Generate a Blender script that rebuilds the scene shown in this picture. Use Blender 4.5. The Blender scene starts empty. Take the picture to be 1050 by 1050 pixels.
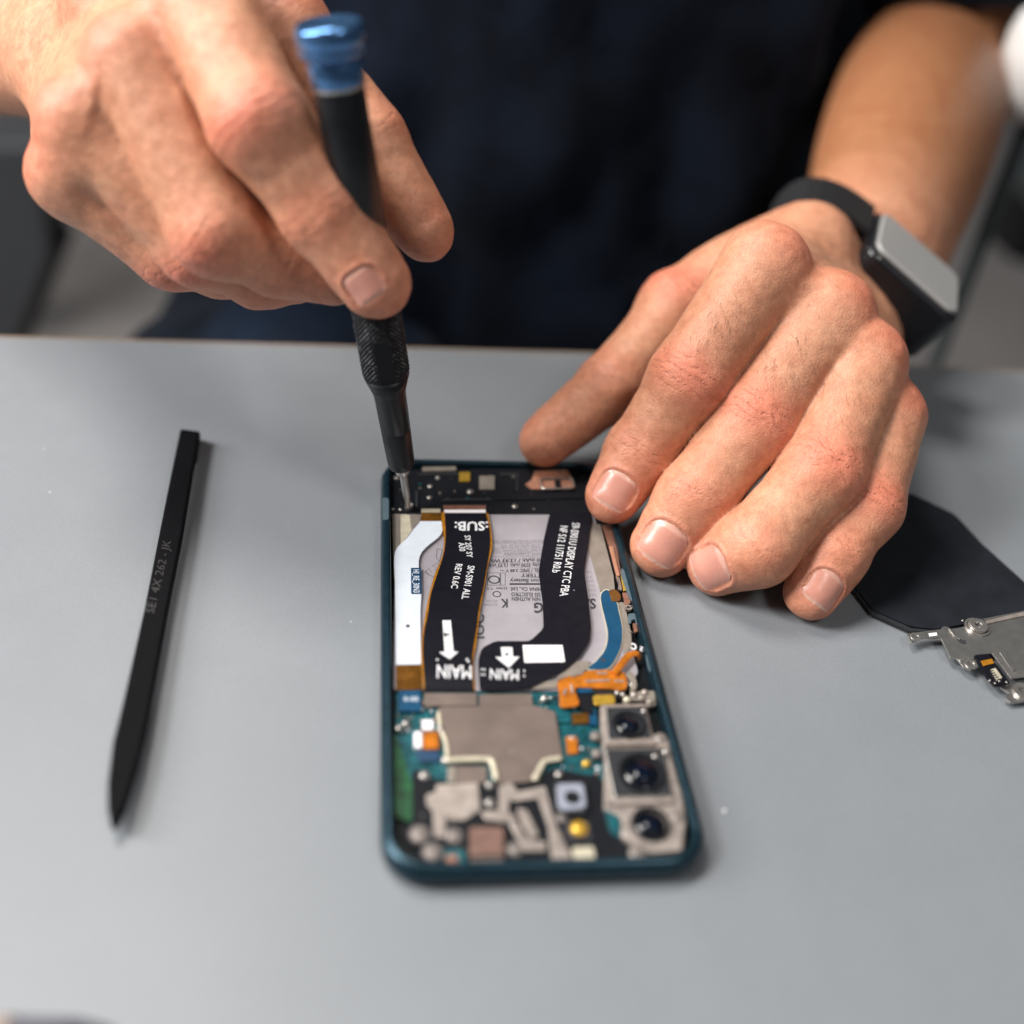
import bpy, bmesh, math, random
import numpy as np
from mathutils import Vector, Matrix, noise
from mathutils.bvhtree import BVHTree

# ------------------------------------------------------------------ basics
# All coordinates below are millimetres; the origin is the centre of the phone
# on the table top.  Meshes are scaled to metres when they are linked.
S = 0.001
scene = bpy.context.scene
COL = scene.collection
rng = random.Random(7)
np.random.seed(7)

P0 = (0.9065430745263147, -0.16839956714591395, 0.11890389691314965,
      -38.32259632106769, -197.2602384234682, 199.57358845724704, 1091.5852697546372)
def rotm(a, b, c):
    ca, sa, cb, sb, cc, sc = math.cos(a), math.sin(a), math.cos(b), math.sin(b), math.cos(c), math.sin(c)
    Rx = np.array([[1, 0, 0], [0, ca, -sa], [0, sa, ca]])
    Rz = np.array([[cb, -sb, 0], [sb, cb, 0], [0, 0, 1]])
    Rr = np.array([[cc, -sc, 0], [sc, cc, 0], [0, 0, 1]])
    return Rz @ Rx @ Rr
CM = rotm(*P0[:3]); CP = np.array(P0[3:6]); CF = P0[6]
def survey(x, y, z):
    """point of the plane z (mm) that the surveyed photo position x, y lies on"""
    d = CM @ np.array([(x - 525) / CF, -(y - 525) / CF, -1.0])
    return CP + (z - CP[2]) / d[2] * d
def A(*v): return np.array(v, float)
def unit(v): v = np.array(v, float); return v / np.linalg.norm(v)

ORG = {}
def empty(name, loc, label, cat, group=None):
    o = bpy.data.objects.new(name, None); COL.objects.link(o)
    o.empty_display_size = 0.01
    o.location = Vector(loc) * S
    ORG[o.name] = np.array(loc, float)
    o['label'] = label; o['category'] = cat
    if group: o['group'] = group
    return o
def tag(o, label=None, cat=None, group=None, kind=None):
    if label: o['label'] = label
    if cat: o['category'] = cat
    if group: o['group'] = group
    if kind: o['kind'] = kind
    return o
def mesh_from(verts, faces, org):
    me = bpy.data.meshes.new('m')
    v = (np.asarray(verts, float) - org) * S
    me.from_pydata(v.tolist(), [], faces)
    me.update()
    return me
def mk(name, verts, faces, mat, parent=None, smooth=False, origin=None, mats=None, midx=None, bevel=0, bseg=2):
    org = ORG[parent.name] if parent is not None else (np.array(origin, float) if origin is not None else np.mean(np.asarray(verts, float), axis=0))
    me = mesh_from(verts, faces, org)
    me.name = name
    for m in (mats or [mat]): me.materials.append(m)
    if midx is not None: me.polygons.foreach_set('material_index', midx)
    bm = bmesh.new(); bm.from_mesh(me)
    bmesh.ops.recalc_face_normals(bm, faces=bm.faces)
    bm.to_mesh(me); bm.free()
    if smooth: me.polygons.foreach_set('use_smooth', [True] * len(me.polygons))
    o = bpy.data.objects.new(name, me); COL.objects.link(o)
    if parent is not None:
        o.parent = parent; ORG[o.name] = org
    else:
        o.location = Vector(org) * S; ORG[o.name] = org
    if bevel:
        md = o.modifiers.new('bevel', 'BEVEL'); md.width = bevel * S; md.segments = bseg
        md.limit_method = 'ANGLE'; md.angle_limit = math.radians(40)
        md.harden_normals = False
    return o

class MB:
    """collects shapes in millimetres"""
    def __init__(s): s.v = []; s.f = []
    def add(s, v, f):
        n = len(s.v); s.v += [tuple(map(float, p)) for p in v]; s.f += [tuple(i + n for i in q) for q in f]; return s
    def prism(s, pts, z0, z1):
        """pts: list of xy mm"""
        n = len(pts)
        a = 0
        for i in range(n):
            x0, y0 = pts[i][0], pts[i][1]; x1, y1 = pts[(i + 1) % n][0], pts[(i + 1) % n][1]
            a += x0 * y1 - x1 * y0
        if a < 0: pts = pts[::-1]
        v = [(p[0], p[1], z0) for p in pts] + [(p[0], p[1], z1) for p in pts]
        f = [tuple(range(n))[::-1], tuple(range(n, 2 * n))] + [(i, (i + 1) % n, n + (i + 1) % n, n + i) for i in range(n)]
        return s.add(v, f)
    def box(s, x0, x1, y0, y1, z0, z1): return s.prism([(x0, y0), (x1, y0), (x1, y1), (x0, y1)], z0, z1)
    def cyl(s, x, y, r, z0, z1, n=24, r1=None):
        r1 = r if r1 is None else r1
        v = [(x + r * math.cos(2 * math.pi * i / n), y + r * math.sin(2 * math.pi * i / n), z0) for i in range(n)]
        v += [(x + r1 * math.cos(2 * math.pi * i / n), y + r1 * math.sin(2 * math.pi * i / n), z1) for i in range(n)]
        return s.add(v, [tuple(range(n))[::-1], tuple(range(n, 2 * n))] + [(i, (i + 1) % n, n + (i + 1) % n, n + i) for i in range(n)])
    def ring(s, x, y, ro, ri, z0, z1, n=32):
        v = []
        for r, z in ((ro, z0), (ro, z1), (ri, z1), (ri, z0)):
            v += [(x + r * math.cos(2 * math.pi * i / n), y + r * math.sin(2 * math.pi * i / n), z) for i in range(n)]
        f = []
        for k in range(4):
            a, b = k * n, ((k + 1) % 4) * n
            f += [(a + i, a + (i + 1) % n, b + (i + 1) % n, b + i) for i in range(n)]
        return s.add(v, f)
    def loft(s, rings, cap=True, close=True):
        n = len(rings[0]); v = [p for r in rings for p in r]; f = []
        for k in range(len(rings) - 1):
            for i in range(n if close else n - 1):
                j = (i + 1) % n
                f.append((k * n + i, k * n + j, (k + 1) * n + j, (k + 1) * n + i))
        if cap and close:
            f.append(tuple(range(n))[::-1]); f.append(tuple(range((len(rings) - 1) * n, len(rings) * n)))
        return s.add(v, f)
    def revolve(s, a, b, prof, n=48):
        """prof: list of (distance along a->b, radius)"""
        a = np.array(a, float); w = unit(np.array(b, float) - a); u, v = frame(w)
        rings = [[a + w * t + (u * math.cos(2 * math.pi * i / n) + v * math.sin(2 * math.pi * i / n)) * max(r, 1e-3) for i in range(n)] for t, r in prof]
        return s.loft(rings)
    def tube(s, pts, r, n=10, zs=1.0):
        pts = [np.array(p, float) for p in pts]; rings = []
        for i, p in enumerate(pts):
            d = unit(pts[min(i + 1, len(pts) - 1)] - pts[max(i - 1, 0)])
            up = A(0, 0, 1) if abs(d[2]) < .9 else A(1, 0, 0)
            u = unit(np.cross(d, up)); v = np.cross(u, d)
            rings.append([p + u * r * math.cos(2 * math.pi * k / n) + v * r * zs * math.sin(2 * math.pi * k / n) for k in range(n)])
        return s.loft(rings)
    def dome(s, x, y, r, z, h, n=24, m=6):
        rings = [[(x + r * math.cos(k * math.pi / 2 / m) * math.cos(2 * math.pi * i / n), y + r * math.cos(k * math.pi / 2 / m) * math.sin(2 * math.pi * i / n), z + h * math.sin(k * math.pi / 2 / m)) for i in range(n)] for k in range(m)]
        rings.append([(x + .02 * math.cos(2 * math.pi * i / n), y + .02 * math.sin(2 * math.pi * i / n), z + h) for i in range(n)])
        return s.loft(rings)
    def build(s, name, mat, parent=None, **k): return mk(name, s.v, s.f, mat, parent, **k)
def frame(w):
    up = A(0, 0, 1) if abs(w[2]) < .9 else A(1, 0, 0)
    u = unit(np.cross(up, w)); return u, np.cross(w, u)
def rrect(x0, x1, y0, y1, r, n=8):
    pts = []
    for cx, cy, a0 in ((x1 - r, y1 - r, 0), (x0 + r, y1 - r, 90), (x0 + r, y0 + r, 180), (x1 - r, y0 + r, 270)):
        for k in range(n + 1):
            a = math.radians(a0 + 90 * k / n); pts.append((cx + r * math.cos(a), cy + r * math.sin(a)))
    return pts
def catmull(pts, k=6):
    pts = [np.array(p, float) for p in pts]; out = []
    for i in range(len(pts) - 1):
        p0, p1, p2, p3 = pts[max(i - 1, 0)], pts[i], pts[i + 1], pts[min(i + 2, len(pts) - 1)]
        for j in range(k):
            t = j / k
            out.append(.5 * ((2 * p1) + (-p0 + p2) * t + (2 * p0 - 5 * p1 + 4 * p2 - p3) * t * t + (-p0 + 3 * p1 - 3 * p2 + p3) * t ** 3))
    out.append(pts[-1]); return out

# ------------------------------------------------------------------ materials
class NT:
    def __init__(s, name):
        s.m = bpy.data.materials.new(name); s.m.use_nodes = True
        s.t = s.m.node_tree; s.b = s.t.nodes['Principled BSDF']
    def n(s, typ, **k):
        nd = s.t.nodes.new(typ)
        for a, b in k.items():
            if a.startswith('i_'): nd.inputs[a[2:].replace('_', ' ')].default_value = b
            else: setattr(nd, a, b)
        return nd
    def l(s, a, b): s.t.links.new(a, b)
    def math(s, op, a, b=None, c=None, clamp=False):
        nd = s.n('ShaderNodeMath', operation=op); nd.use_clamp = clamp
        for i, x in enumerate((a, b, c)):
            if x is None: continue
            if isinstance(x, (int, float)): nd.inputs[i].default_value = x
            else: s.l(x, nd.inputs[i])
        return nd.outputs[0]
    def mix(s, fac, a, b, mode='MIX'):
        nd = s.n('ShaderNodeMix', data_type='RGBA', blend_type=mode)
        for sock, x in ((nd.inputs[0], fac), (nd.inputs[6], a), (nd.inputs[7], b)):
            if isinstance(x, (int, float)): sock.default_value = x
            elif isinstance(x, tuple): sock.default_value = x if len(x) == 4 else (*x, 1)
            else: s.l(x, sock)
        return nd.outputs[2]
    def noise(s, scale, detail=3, rough=.5, vec=None):
        nd = s.n('ShaderNodeTexNoise'); nd.inputs['Scale'].default_value = scale
        nd.inputs['Detail'].default_value = detail; nd.inputs['Roughness'].default_value = rough
        s.l(vec if vec is not None else s.obj(), nd.inputs['Vector']); return nd.outputs['Fac']
    def obj(s):
        if not hasattr(s, '_o'): s._o = s.n('ShaderNodeTexCoord').outputs['Object']
        return s._o
    def ramp(s, fac, stops):
        nd = s.n('ShaderNodeValToRGB'); cr = nd.color_ramp
        while len(cr.elements) < len(stops): cr.elements.new(.5)
        for e, (p, c) in zip(cr.elements, stops): e.position = p; e.color = c if len(c) == 4 else (*c, 1)
        s.l(fac, nd.inputs[0]); return nd.outputs[0]
    def bump(s, h, strength, dist):
        nd = s.n('ShaderNodeBump'); nd.inputs['Strength'].default_value = strength
        nd.inputs['Distance'].default_value = dist; s.l(h, nd.inputs['Height'])
        s.l(nd.outputs[0], s.b.inputs['Normal']); return nd
def simple(name, col, rough=.5, metal=0, var=.12, vscale=600, bump=0, bscale=2000, coat=0, spec=.5, bd=.0002):
    t = NT(name)
    n = t.noise(vscale, 4, .6)
    dark = tuple(c * (1 - var) for c in col); lite = tuple(min(1, c * (1 + var)) for c in col)
    t.l(t.ramp(n, [(.3, dark), (.7, lite)]), t.b.inputs['Base Color'])
    r = t.math('MULTIPLY_ADD', n, .18, rough - .09); t.l(r, t.b.inputs['Roughness'])
    t.b.inputs['Metallic'].default_value = metal
    t.b.inputs['Coat Weight'].default_value = coat
    t.b.inputs['Specular IOR Level'].default_value = spec
    if bump: t.bump(t.noise(bscale, 3, .6), bump, bd)
    return t.m
# ------------------------------------------------------------------ person: signed distance body
def seg_eval(X, Y, Z, sg):
    a, b, r0, r1, v, fl, bulge = sg
    ab = b - a; L = math.sqrt(ab @ ab); w = ab / L
    v = v - w * (v @ w); v = v / math.sqrt(v @ v); u = np.cross(v, w)
    px, py, pz = X - a[0], Y - a[1], Z - a[2]
    t = px * w[0] + py * w[1] + pz * w[2]
    tc = np.clip(t, 0, L)
    s = tc / L
    r = r0 + (r1 - r0) * s + 4 * bulge * s * (1 - s)
    x = px * u[0] + py * u[1] + pz * u[2]
    y = (px * v[0] + py * v[1] + pz * v[2]) / fl
    return np.sqrt(x * x + y * y + (t - tc) ** 2) - r
def smin(a, b, k):
    h = np.clip(.5 + .5 * (b - a) / k, 0, 1)
    return b + (a - b) * h - k * h * (1 - h)

CAMV = lambda p: unit(CP - p)
def SG(a, b, r0, r1, v, fl=1., bulge=0.): return (np.array(a, float), np.array(b, float), r0, r1, unit(v), fl, bulge)

def finger(mcp, pip, dip, tip, radii, hint, thumb=False):
    """radii: at mcp, pip, dip, tip"""
    mcp, pip, dip, tip = (np.array(q, float) for q in (mcp, pip, dip, tip))
    rm, rp, rd, rt = radii
    return dict(j=(mcp, pip, dip, tip), r=radii, v=unit(hint), segs=[
        (SG(mcp, pip, rm, rp, hint, .96, -.1), 0),
        (SG(pip, dip, rp * .97, rd, hint, .93, -.2), 4.0),
        (SG(dip, tip, rd * .98, rt, hint, .86, .35), 3.5)])

def photo_depth(px, py, sc):
    """surveyed point seen at px, py whose image scale is sc pixels per mm"""
    return CP + CM @ np.array([(px - 525) / CF, -(py - 525) / CF, -1.0]) * (CF / sc)
LW = A(133, 136, 36); LD = unit((.61, -.11, .78))
L_M = dict(i=A(74.5, 81, 71.5), m=A(94.5, 72.5, 61.5), r=survey(886, 370, 52), p=survey(910, 426, 39))
LF = [
    finger(L_M['i'], survey(706, 389, 45), survey(656, 464, 24), (32.0, 44.6, 14.2), (12.8, 11.6, 10.0, 8.2), (-.25, -.75, .6)),
    finger(L_M['m'], survey(773, 433, 37), survey(714, 509, 21.5), (44.2, 28.4, 8.9), (12.9, 12.3, 10.8, 9.0), (-.25, -.7, .62)),
    finger(L_M['r'], survey(843, 483, 32), survey(776, 560, 18), (58.5, 20.4, 8.9), (12.4, 11.6, 11.0, 8.9), (-.3, -.7, .62)),
    finger(L_M['p'], survey(888, 520, 23), survey(857, 567, 15), (83.5, 10.4, 8.0), (11.2, 10.1, 9.0, 8.0), (-.12, -.75, .62)),
]
L_TM = A(60, 109, 42)
LTH = dict(j=(A(108, 132, 54), L_TM, survey(626, 397, 27), survey(561, 450, 13)), r=(13, 12.5, 11, 9.2), v=unit((-.6, -.1, .75)))
_j = LTH['j']
LTH['segs'] = [(SG(_j[0], _j[1], 14, 12.5, LTH['v'], 1, 1.0), 0), (SG(_j[1], _j[2], 12.4, 11.0, LTH['v'], .95, -.8), 4), (SG(_j[2], _j[3], 10.9, 9.2, LTH['v'], .85, .5), 3)]
def palm(M, W, D, rad, th, F, wl):
    """metacarpals, thenar and hypothenar pads; rad = radial direction, th = thumb joints"""
    f = unit(M['m'] - W)
    out = []
    base = dict(i=W + rad * 14 + f * 14, m=W + rad * 5 + f * 15, r=W - rad * 4 + f * 14, p=W - rad * 12 + f * 12)
    for k, r0, r1 in (('i', 13.5, 11.3), ('m', 13.5, 11.4), ('r', 13, 10.8), ('p', 12.5, 9.9)):
        out.append((SG(base[k] - D * (5.5 if M is L_M else 2), M[k] - D * 1.8, r0, r1, D, .92, -.2), 9))
    # palm flesh below the bones
    out.append((SG(W - D * 8 + rad * 4 + f * 12, (M['i'] + M['m']) / 2 - D * 10 - f * 6, 14, 9.5, D, .9, 0), 9))
    out.append((SG(W - D * 8 - rad * 8 + f * 10, (M['r'] + M['p']) / 2 - D * 9 - f * 5, 14, 9, D, .9, 1), 9))
    out.append((SG(th[0], th[0] * .35 + th[1] * .65, 15, 11, D, 1, 1), 9))
    # webs between the knuckles, reaching a third of the way up the fingers
    for k, (a, b) in enumerate((('i', 'm'), ('m', 'r'), ('r', 'p'))):
        pa = (F[k]['j'][0] + F[k + 1]['j'][0]) / 2; pb = (F[k]['j'][1] + F[k + 1]['j'][1]) / 2
        q = pa + (pb - pa) * wl[k]
        out.append((SG(pa - D * 3.0, q - (F[k]['v'] + F[k + 1]['v']) * 1.1, 9.8, 6.3, D, .9, 0), 8))
    # web between thumb and index finger
    out.append((SG(th[0] * .45 + th[1] * .55, base['i'] * .45 + M['i'] * .55 - D * 6, 8.5, 8, D, 1, 0), 12))
    return out
L_RAD = unit(L_M['i'] - L_M['p'])
L_ELB = A(256, 372, 64); L_SHO = A(232, 392, 320)
L_PALM = palm(L_M, LW, LD, L_RAD, LTH['j'], LF, (.36, .34, .32))
L_ARM = [SG(LW + (L_M['m'] - LW) * .1 - LD * 3, LW + (L_ELB - LW) * .2, 24.5, 27, LD, .70, -1), SG(LW + (L_ELB - LW) * .15, L_ELB, 28, 39, (.5, -.3, .8), .88, 7), SG(L_ELB, L_SHO, 42, 50, (0, -1, 0), 1, 2)]

R_M = dict(i=A(-82.6, 89, 134), m=A(-97, 79, 117.5), r=A(-110.5, 76, 103.5), p=A(-115.5, 76, 89.5))
RW = A(-126, 152, 101); RD = unit((-.73, -.14, .67))
RF = [
    finger(R_M['i'], (-65, 57, 112), (-50.6, 51.9, 94), (-38.0, 45.4, 78.6), (12.9, 11.8, 10.7, 9.0), (-.35, -.75, .45)),
    finger(R_M['m'], (-76.5, 57, 85), (-62.5, 60, 77), (-49.5, 59.5, 73.5), (12.2, 11.6, 10.0, 8.8), (-.55, -.65, -.15)),
    finger(R_M['r'], (-82.5, 64, 77), photo_depth(266, 282, 3.85), photo_depth(300, 284, 3.8), (11.2, 10.3, 9.2, 8.3), (-.5, -.6, -.3)),
    finger(R_M['p'], (-91, 70.5, 72), photo_depth(226, 276, 3.75), photo_depth(256, 281, 3.7), (10.2, 9.3, 8.2, 7.4), (-.5, -.6, -.3)),
]
_th = (A(-106, 124, 122), A(-62, 99, 121), A(-40, 80.5, 101.5), A(-25.8, 70.5, 82.5))
RTH = dict(j=_th, r=(13, 11.5, 10, 8.6), v=unit((.75, -.1, .35)))
RTH['segs'] = [(SG(_th[0], _th[1], 14, 12, RTH['v'], 1, 0), 0), (SG(_th[1], _th[2], 12.2, 10.4, RTH['v'], .95, -.4), 4), (SG(_th[2], _th[3], 10.2, 9.3, RTH['v'], .86, .6), 3)]
R_RAD = unit(R_M['i'] - R_M['p'])
R_ELB = A(-262, 352, 66); R_SHO = A(-130, 392, 320)
R_PALM = palm(R_M, RW, RD, R_RAD, RTH['j'], RF, (.36, .10, .08))
R_ARM = [SG(RW + (R_M['m'] - RW) * .12, RW + (R_ELB - RW) * .2, 25, 27, RD, .74, -1), SG(RW + (R_ELB - RW) * .15, R_ELB, 27, 41, (-.5, -.3, .8), .88, 7), SG(R_ELB, R_SHO, 42, 50, (0, -1, 0), 1, 2)]
TORSO = [SG((50, 420, -140), (50, 430, 330), 118, 150, (0, -1, 0), .62, 0)]

def axis(parts):
    """[(start, stop, step), ...]"""
    out = []
    for a, b, h in parts: out += list(np.arange(a, b - 1e-6, h))
    out.append(parts[-1][1]); return np.array(out, np.float32)
def body_mesh(fine):
    gx = axis([(-320, -140, 4), (-140, 132, fine), (132, 310, 4)])
    gy = axis([(-4, 12, fine), (12, 158, fine), (158, 520, 4)])
    gz = axis([(-170, -2, 6), (-2, 156, fine), (156, 400, 6)])
    BIG = np.float32(25)
    D = np.full((len(gx), len(gy), len(gz)), BIG, np.float32)
    def box(segs, m):
        lo = np.min([np.minimum(s[0], s[1]) - max(s[2], s[3]) - abs(s[6]) * 1.2 for s in segs], axis=0) - m
        hi = np.max([np.maximum(s[0], s[1]) + max(s[2], s[3]) + abs(s[6]) * 1.2 for s in segs], axis=0) + m
        sl = []
        for g, l, h in zip((gx, gy, gz), lo, hi):
            i0 = max(0, np.searchsorted(g, l)); i1 = min(len(g), np.searchsorted(g, h) + 1); sl.append(slice(i0, i1))
        return tuple(sl)
    def ev(sg, sl): return seg_eval(gx[sl[0]][:, None, None], gy[sl[1]][None, :, None], gz[sl[2]][None, None, :], sg).astype(np.float32)
    # palm + arm of each side, then the fingers blended against it (never into each other)
    for PALM, ARM, F, TH in ((L_PALM, L_ARM, LF, LTH), (R_PALM, R_ARM, RF, RTH)):
        first = True
        for sg, k in [(a, 14) for a in ARM] + PALM:
            sl = box([sg], 16); e = ev(sg, sl); D[sl] = smin(D[sl], e, k)
    base = D
    E = base.copy()
    for F, TH in ((LF, LTH), (RF, RTH)):
        for q, kk in [(f, 3.6) for f in F] + [(TH, 9)]:
            segs = [s for s, _ in q['segs']]; sl = box(segs, 10); f = None
            for s, k in q['segs']:
                e = ev(s, sl); f = e if f is None else smin(f, e, k)
            # joint swellings
            E[sl] = smin(E[sl], smin(base[sl], f, kk), .7)
    D = E; del base
    for sg in TORSO:
        sl = box([sg], 30); D[sl] = smin(D[sl], ev(sg, sl), 25)
    D[0] = D[-1] = BIG; D[:, 0] = D[:, -1] = BIG; D[:, :, 0] = D[:, :, -1] = BIG
    ins = D < 0
    nx, ny, nz = D.shape
    cnt = np.zeros((nx - 1, ny - 1, nz - 1), np.uint8)
    for a in (0, 1):
        for b in (0, 1):
            for c in (0, 1): cnt += ins[a:nx - 1 + a, b:ny - 1 + b, c:nz - 1 + c]
    ci = np.argwhere((cnt > 0) & (cnt < 8)); del cnt
    idx = np.full((nx - 1, ny - 1, nz - 1), -1, np.int32); idx[tuple(ci.T)] = np.arange(len(ci))
    acc = np.zeros((len(ci), 3)); num = np.zeros(len(ci))
    G = (gx, gy, gz)
    for ax in range(3):
        for a in (0, 1):
            for b in (0, 1):
                o0 = [0, 0, 0]; o1 = [0, 0, 0]; oth = [k for k in range(3) if k != ax]
                o0[oth[0]] = o1[oth[0]] = a; o0[oth[1]] = o1[oth[1]] = b; o1[ax] = 1
                i0 = ci + o0; i1 = ci + o1
                d0 = D[tuple(i0.T)]; d1 = D[tuple(i1.T)]
                m = (d0 < 0) != (d1 < 0)
                t = np.where(m, d0 / np.where(m, d0 - d1, 1), 0)
                p = np.stack([G[k][i0[:, k]] + (t * (G[k][i1[:, k]] - G[k][i0[:, k]]) if k == ax else 0) for k in range(3)], 1)
                acc += p * m[:, None]; num += m
    V = acc / num[:, None]
    quads = []
    for ax in range(3):
        o1, o2 = [k for k in range(3) if k != ax]
        s0 = [slice(None)] * 3; s1 = [slice(None)] * 3
        s0[ax] = slice(0, -1); s1[ax] = slice(1, None)
        ed = np.argwhere(ins[tuple(s0)] != ins[tuple(s1)])
        ed = ed[(ed[:, o1] > 0) & (ed[:, o2] > 0)]
        st = ins[tuple(ed.T)]
        q = []
        for a, b in ((0, 0), (1, 0), (1, 1), (0, 1)):
            e = ed.copy(); e[:, o1] -= a; e[:, o2] -= b; q.append(idx[tuple(e.T)])
        q = np.stack(q, 1)
        flip = st if ax != 1 else ~st
        q = np.where(flip[:, None], q, q[:, ::-1]); quads.append(q)
    Q = np.concatenate(quads); Q = Q[(Q >= 0).all(1)]
    # light smoothing
    for it in range(3):
        for lam in (.5, -.52) if it else (.5,):
            s = np.zeros_like(V); c = np.zeros(len(V))
            for k in range(4):
                np.add.at(s, Q[:, k], V[Q[:, (k + 1) % 4]]); np.add.at(c, Q[:, k], 1)
                np.add.at(s, Q[:, (k + 1) % 4], V[Q[:, k]]); np.add.at(c, Q[:, (k + 1) % 4], 1)
            V = V + lam * (s / c[:, None] - V)
    return V, Q
# ------------------------------------------------------------------ materials used
def skin_material():
    t = NT('skin')
    at = t.n('ShaderNodeAttribute', attribute_name='tint'); wr = t.n('ShaderNodeAttribute', attribute_name='crease')
    obj = t.obj()
    n1 = t.noise(110, 4, .6); n2 = t.noise(420, 5, .65); n3 = t.noise(1500, 3, .6)
    c = at.outputs['Color']
    c = t.mix(t.ramp(n1, [(.35, (0, 0, 0)), (.7, (1, 1, 1))]), c, (.66, .33, .235), 'MIX') if False else c
    blot = t.ramp(n1, [(.35, (1.08, 1.04, 1.0)), (.68, (.96, .80, .74))])
    c = t.mix(1.0, c, blot, 'MULTIPLY')
    fine = t.ramp(n2, [(.3, (.80, .75, .72)), (.65, (1.08, 1.07, 1.06))])
    c = t.mix(.9, c, fine, 'MULTIPLY')
    # creases across the finger joints: crease.r = mm along the finger / 40 + .5, crease.g = strength
    sep = t.n('ShaderNodeSeparateColor'); t.l(wr.outputs['Color'], sep.inputs[0])
    ph = t.math('MULTIPLY_ADD', sep.outputs[0], 40.0, -20.0)
    nz = t.noise(160, 2, .5); nz2 = t.noise(700, 2, .6)
    ph = t.math('ADD', ph, t.math('MULTIPLY_ADD', nz, 5.0, -2.5))
    ph = t.math('ADD', ph, t.math('MULTIPLY_ADD', nz2, 1.2, -.6))
    w = t.math('SINE', t.math('MULTIPLY', ph, 2.6))
    w = t.math('POWER', t.math('MULTIPLY_ADD', w, .5, .5), 4.0)
    gate = t.math('MULTIPLY', sep.outputs[1], t.math('MULTIPLY_ADD', nz2, 3.0, -1.0, clamp=True))
    w = t.math('MULTIPLY', w, gate)
    c = t.mix(t.math('MULTIPLY', w, .38, clamp=True), c, (.34, .13, .08))
    t.l(c, t.b.inputs['Base Color'])
    # pores and fine skin lines
    v = t.n('ShaderNodeTexVoronoi'); v.inputs['Scale'].default_value = 1500; t.l(obj, v.inputs['Vector'])
    v2 = t.n('ShaderNodeTexVoronoi', feature='DISTANCE_TO_EDGE'); v2.inputs['Scale'].default_value = 900; t.l(obj, v2.inputs['Vector'])
    e = t.math('MINIMUM', t.math('MULTIPLY', v2.outputs['Distance'], 6.0), .8)
    h = t.math('MULTIPLY_ADD', e, .16, t.math('MULTIPLY', n2, .55))
    h = t.math('MULTIPLY_ADD', n3, .2, h)
    h = t.math('MULTIPLY_ADD', w, -.9, h)
    t.bump(h, .9, .00036)
    t.l(t.math('MULTIPLY_ADD', n2, .25, .33), t.b.inputs['Roughness'])
    t.b.inputs['Subsurface Weight'].default_value = .16
    t.b.inputs['Subsurface Radius'].default_value = (1.0, .32, .18)
    t.b.inputs['Subsurface Scale'].default_value = .0028
    t.b.inputs['Specular IOR Level'].default_value = .42
    return t.m
def fabric(name, col, scale=900):
    t = NT(name)
    n = t.noise(14, 4, .6); n2 = t.noise(scale, 2, .6)
    t.l(t.ramp(n, [(.35, tuple(c * .6 for c in col)), (.7, tuple(c * 2.6 for c in col))]), t.b.inputs['Base Color'])  # broad tone patches paint extra fold shading into the cloth
    t.b.inputs['Roughness'].default_value = .9; t.b.inputs['Sheen Weight'].default_value = .06
    t.b.inputs['Specular IOR Level'].default_value = .08
    t.bump(n2, .4, .0004); return t.m
def table_material():
    t = NT('matte_grey_laminate')
    n = t.noise(9, 3, .5); n2 = t.noise(1800, 2, .7); n3 = t.noise(60, 5, .6)
    c = t.ramp(n, [(.3, (.203, .219, .238)), (.7, (.219, .234, .253))])
    c = t.mix(.5, c, t.ramp(n2, [(.25, (.82, .82, .83)), (.75, (1.15, 1.15, 1.14))]), 'MULTIPLY')
    c = t.mix(.5, c, t.ramp(n3, [(.3, (.96, .96, .96)), (.7, (1.03, 1.03, 1.03))]), 'MULTIPLY')
    sp = t.n('ShaderNodeTexVoronoi'); sp.inputs['Scale'].default_value = 55; t.l(t.obj(), sp.inputs['Vector'])
    c = t.mix(t.math('MULTIPLY', t.math('LESS_THAN', sp.outputs['Distance'], .018), .5), c, (.62, .62, .62))
    t.l(c, t.b.inputs['Base Color'])
    t.l(t.math('MULTIPLY_ADD', n3, .14, .36), t.b.inputs['Roughness'])
    t.b.inputs['Specular IOR Level'].default_value = .4
    t.bump(n2, .25, .0001); return t.m
M = {}
M['skin'] = skin_material()
M['shirt'] = fabric('navy_cotton', (.0032, .0052, .0105))
M['trousers'] = fabric('dark_denim', (.0035, .0068, .014))
M['table'] = table_material()
M['edge'] = simple('brown_table_edge', (.30, .20, .12), .6)
M['floor'] = simple('grey_floor', (.46, .425, .41), .7, vscale=3)
M['rim'] = simple('teal_anodised_aluminium', (.014, .040, .058), .30, .6, vscale=300, bump=.05)
M['rim_light'] = simple('pale_blue_gasket', (.085, .125, .15), .5, .1)
M['glass'] = simple('black_display_glass', (.008, .008, .01), .12, 0, coat=.5)
M['well'] = simple('black_housing', (.006, .008, .010), .5, 0, spec=.2, vscale=900, bump=.3, bscale=1500)
M['plastic'] = simple('black_plastic', (.008, .009, .012), .45, 0, spec=.16, vscale=500, bump=.25, bscale=1800)
M['antenna'] = simple('warm_silver_antenna', (.42, .36, .325), .36, .5, var=.22, vscale=350, bump=.1, bd=.00008)
M['dim'] = simple('dull_alloy', (.22, .19, .175), .45, .4, var=.3, vscale=500)
M['silver'] = simple('nickel_plate', (.52, .49, .46), .3, .85, vscale=700, bump=.08, bscale=3000, bd=.00004)
M['steel'] = simple('brushed_steel', (.40, .39, .375), .34, .85, var=.05, vscale=300, bump=.15, bscale=4000, bd=.00005)
M['shield'] = simple('taupe_shield_foil', (.20, .155, .135), .42, .45, var=.10, vscale=120, bump=.2, bscale=2500, bd=.00006)
M['taupe'] = simple('taupe_midframe', (.27, .235, .20), .45, .3, vscale=250, bump=.15)
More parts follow.
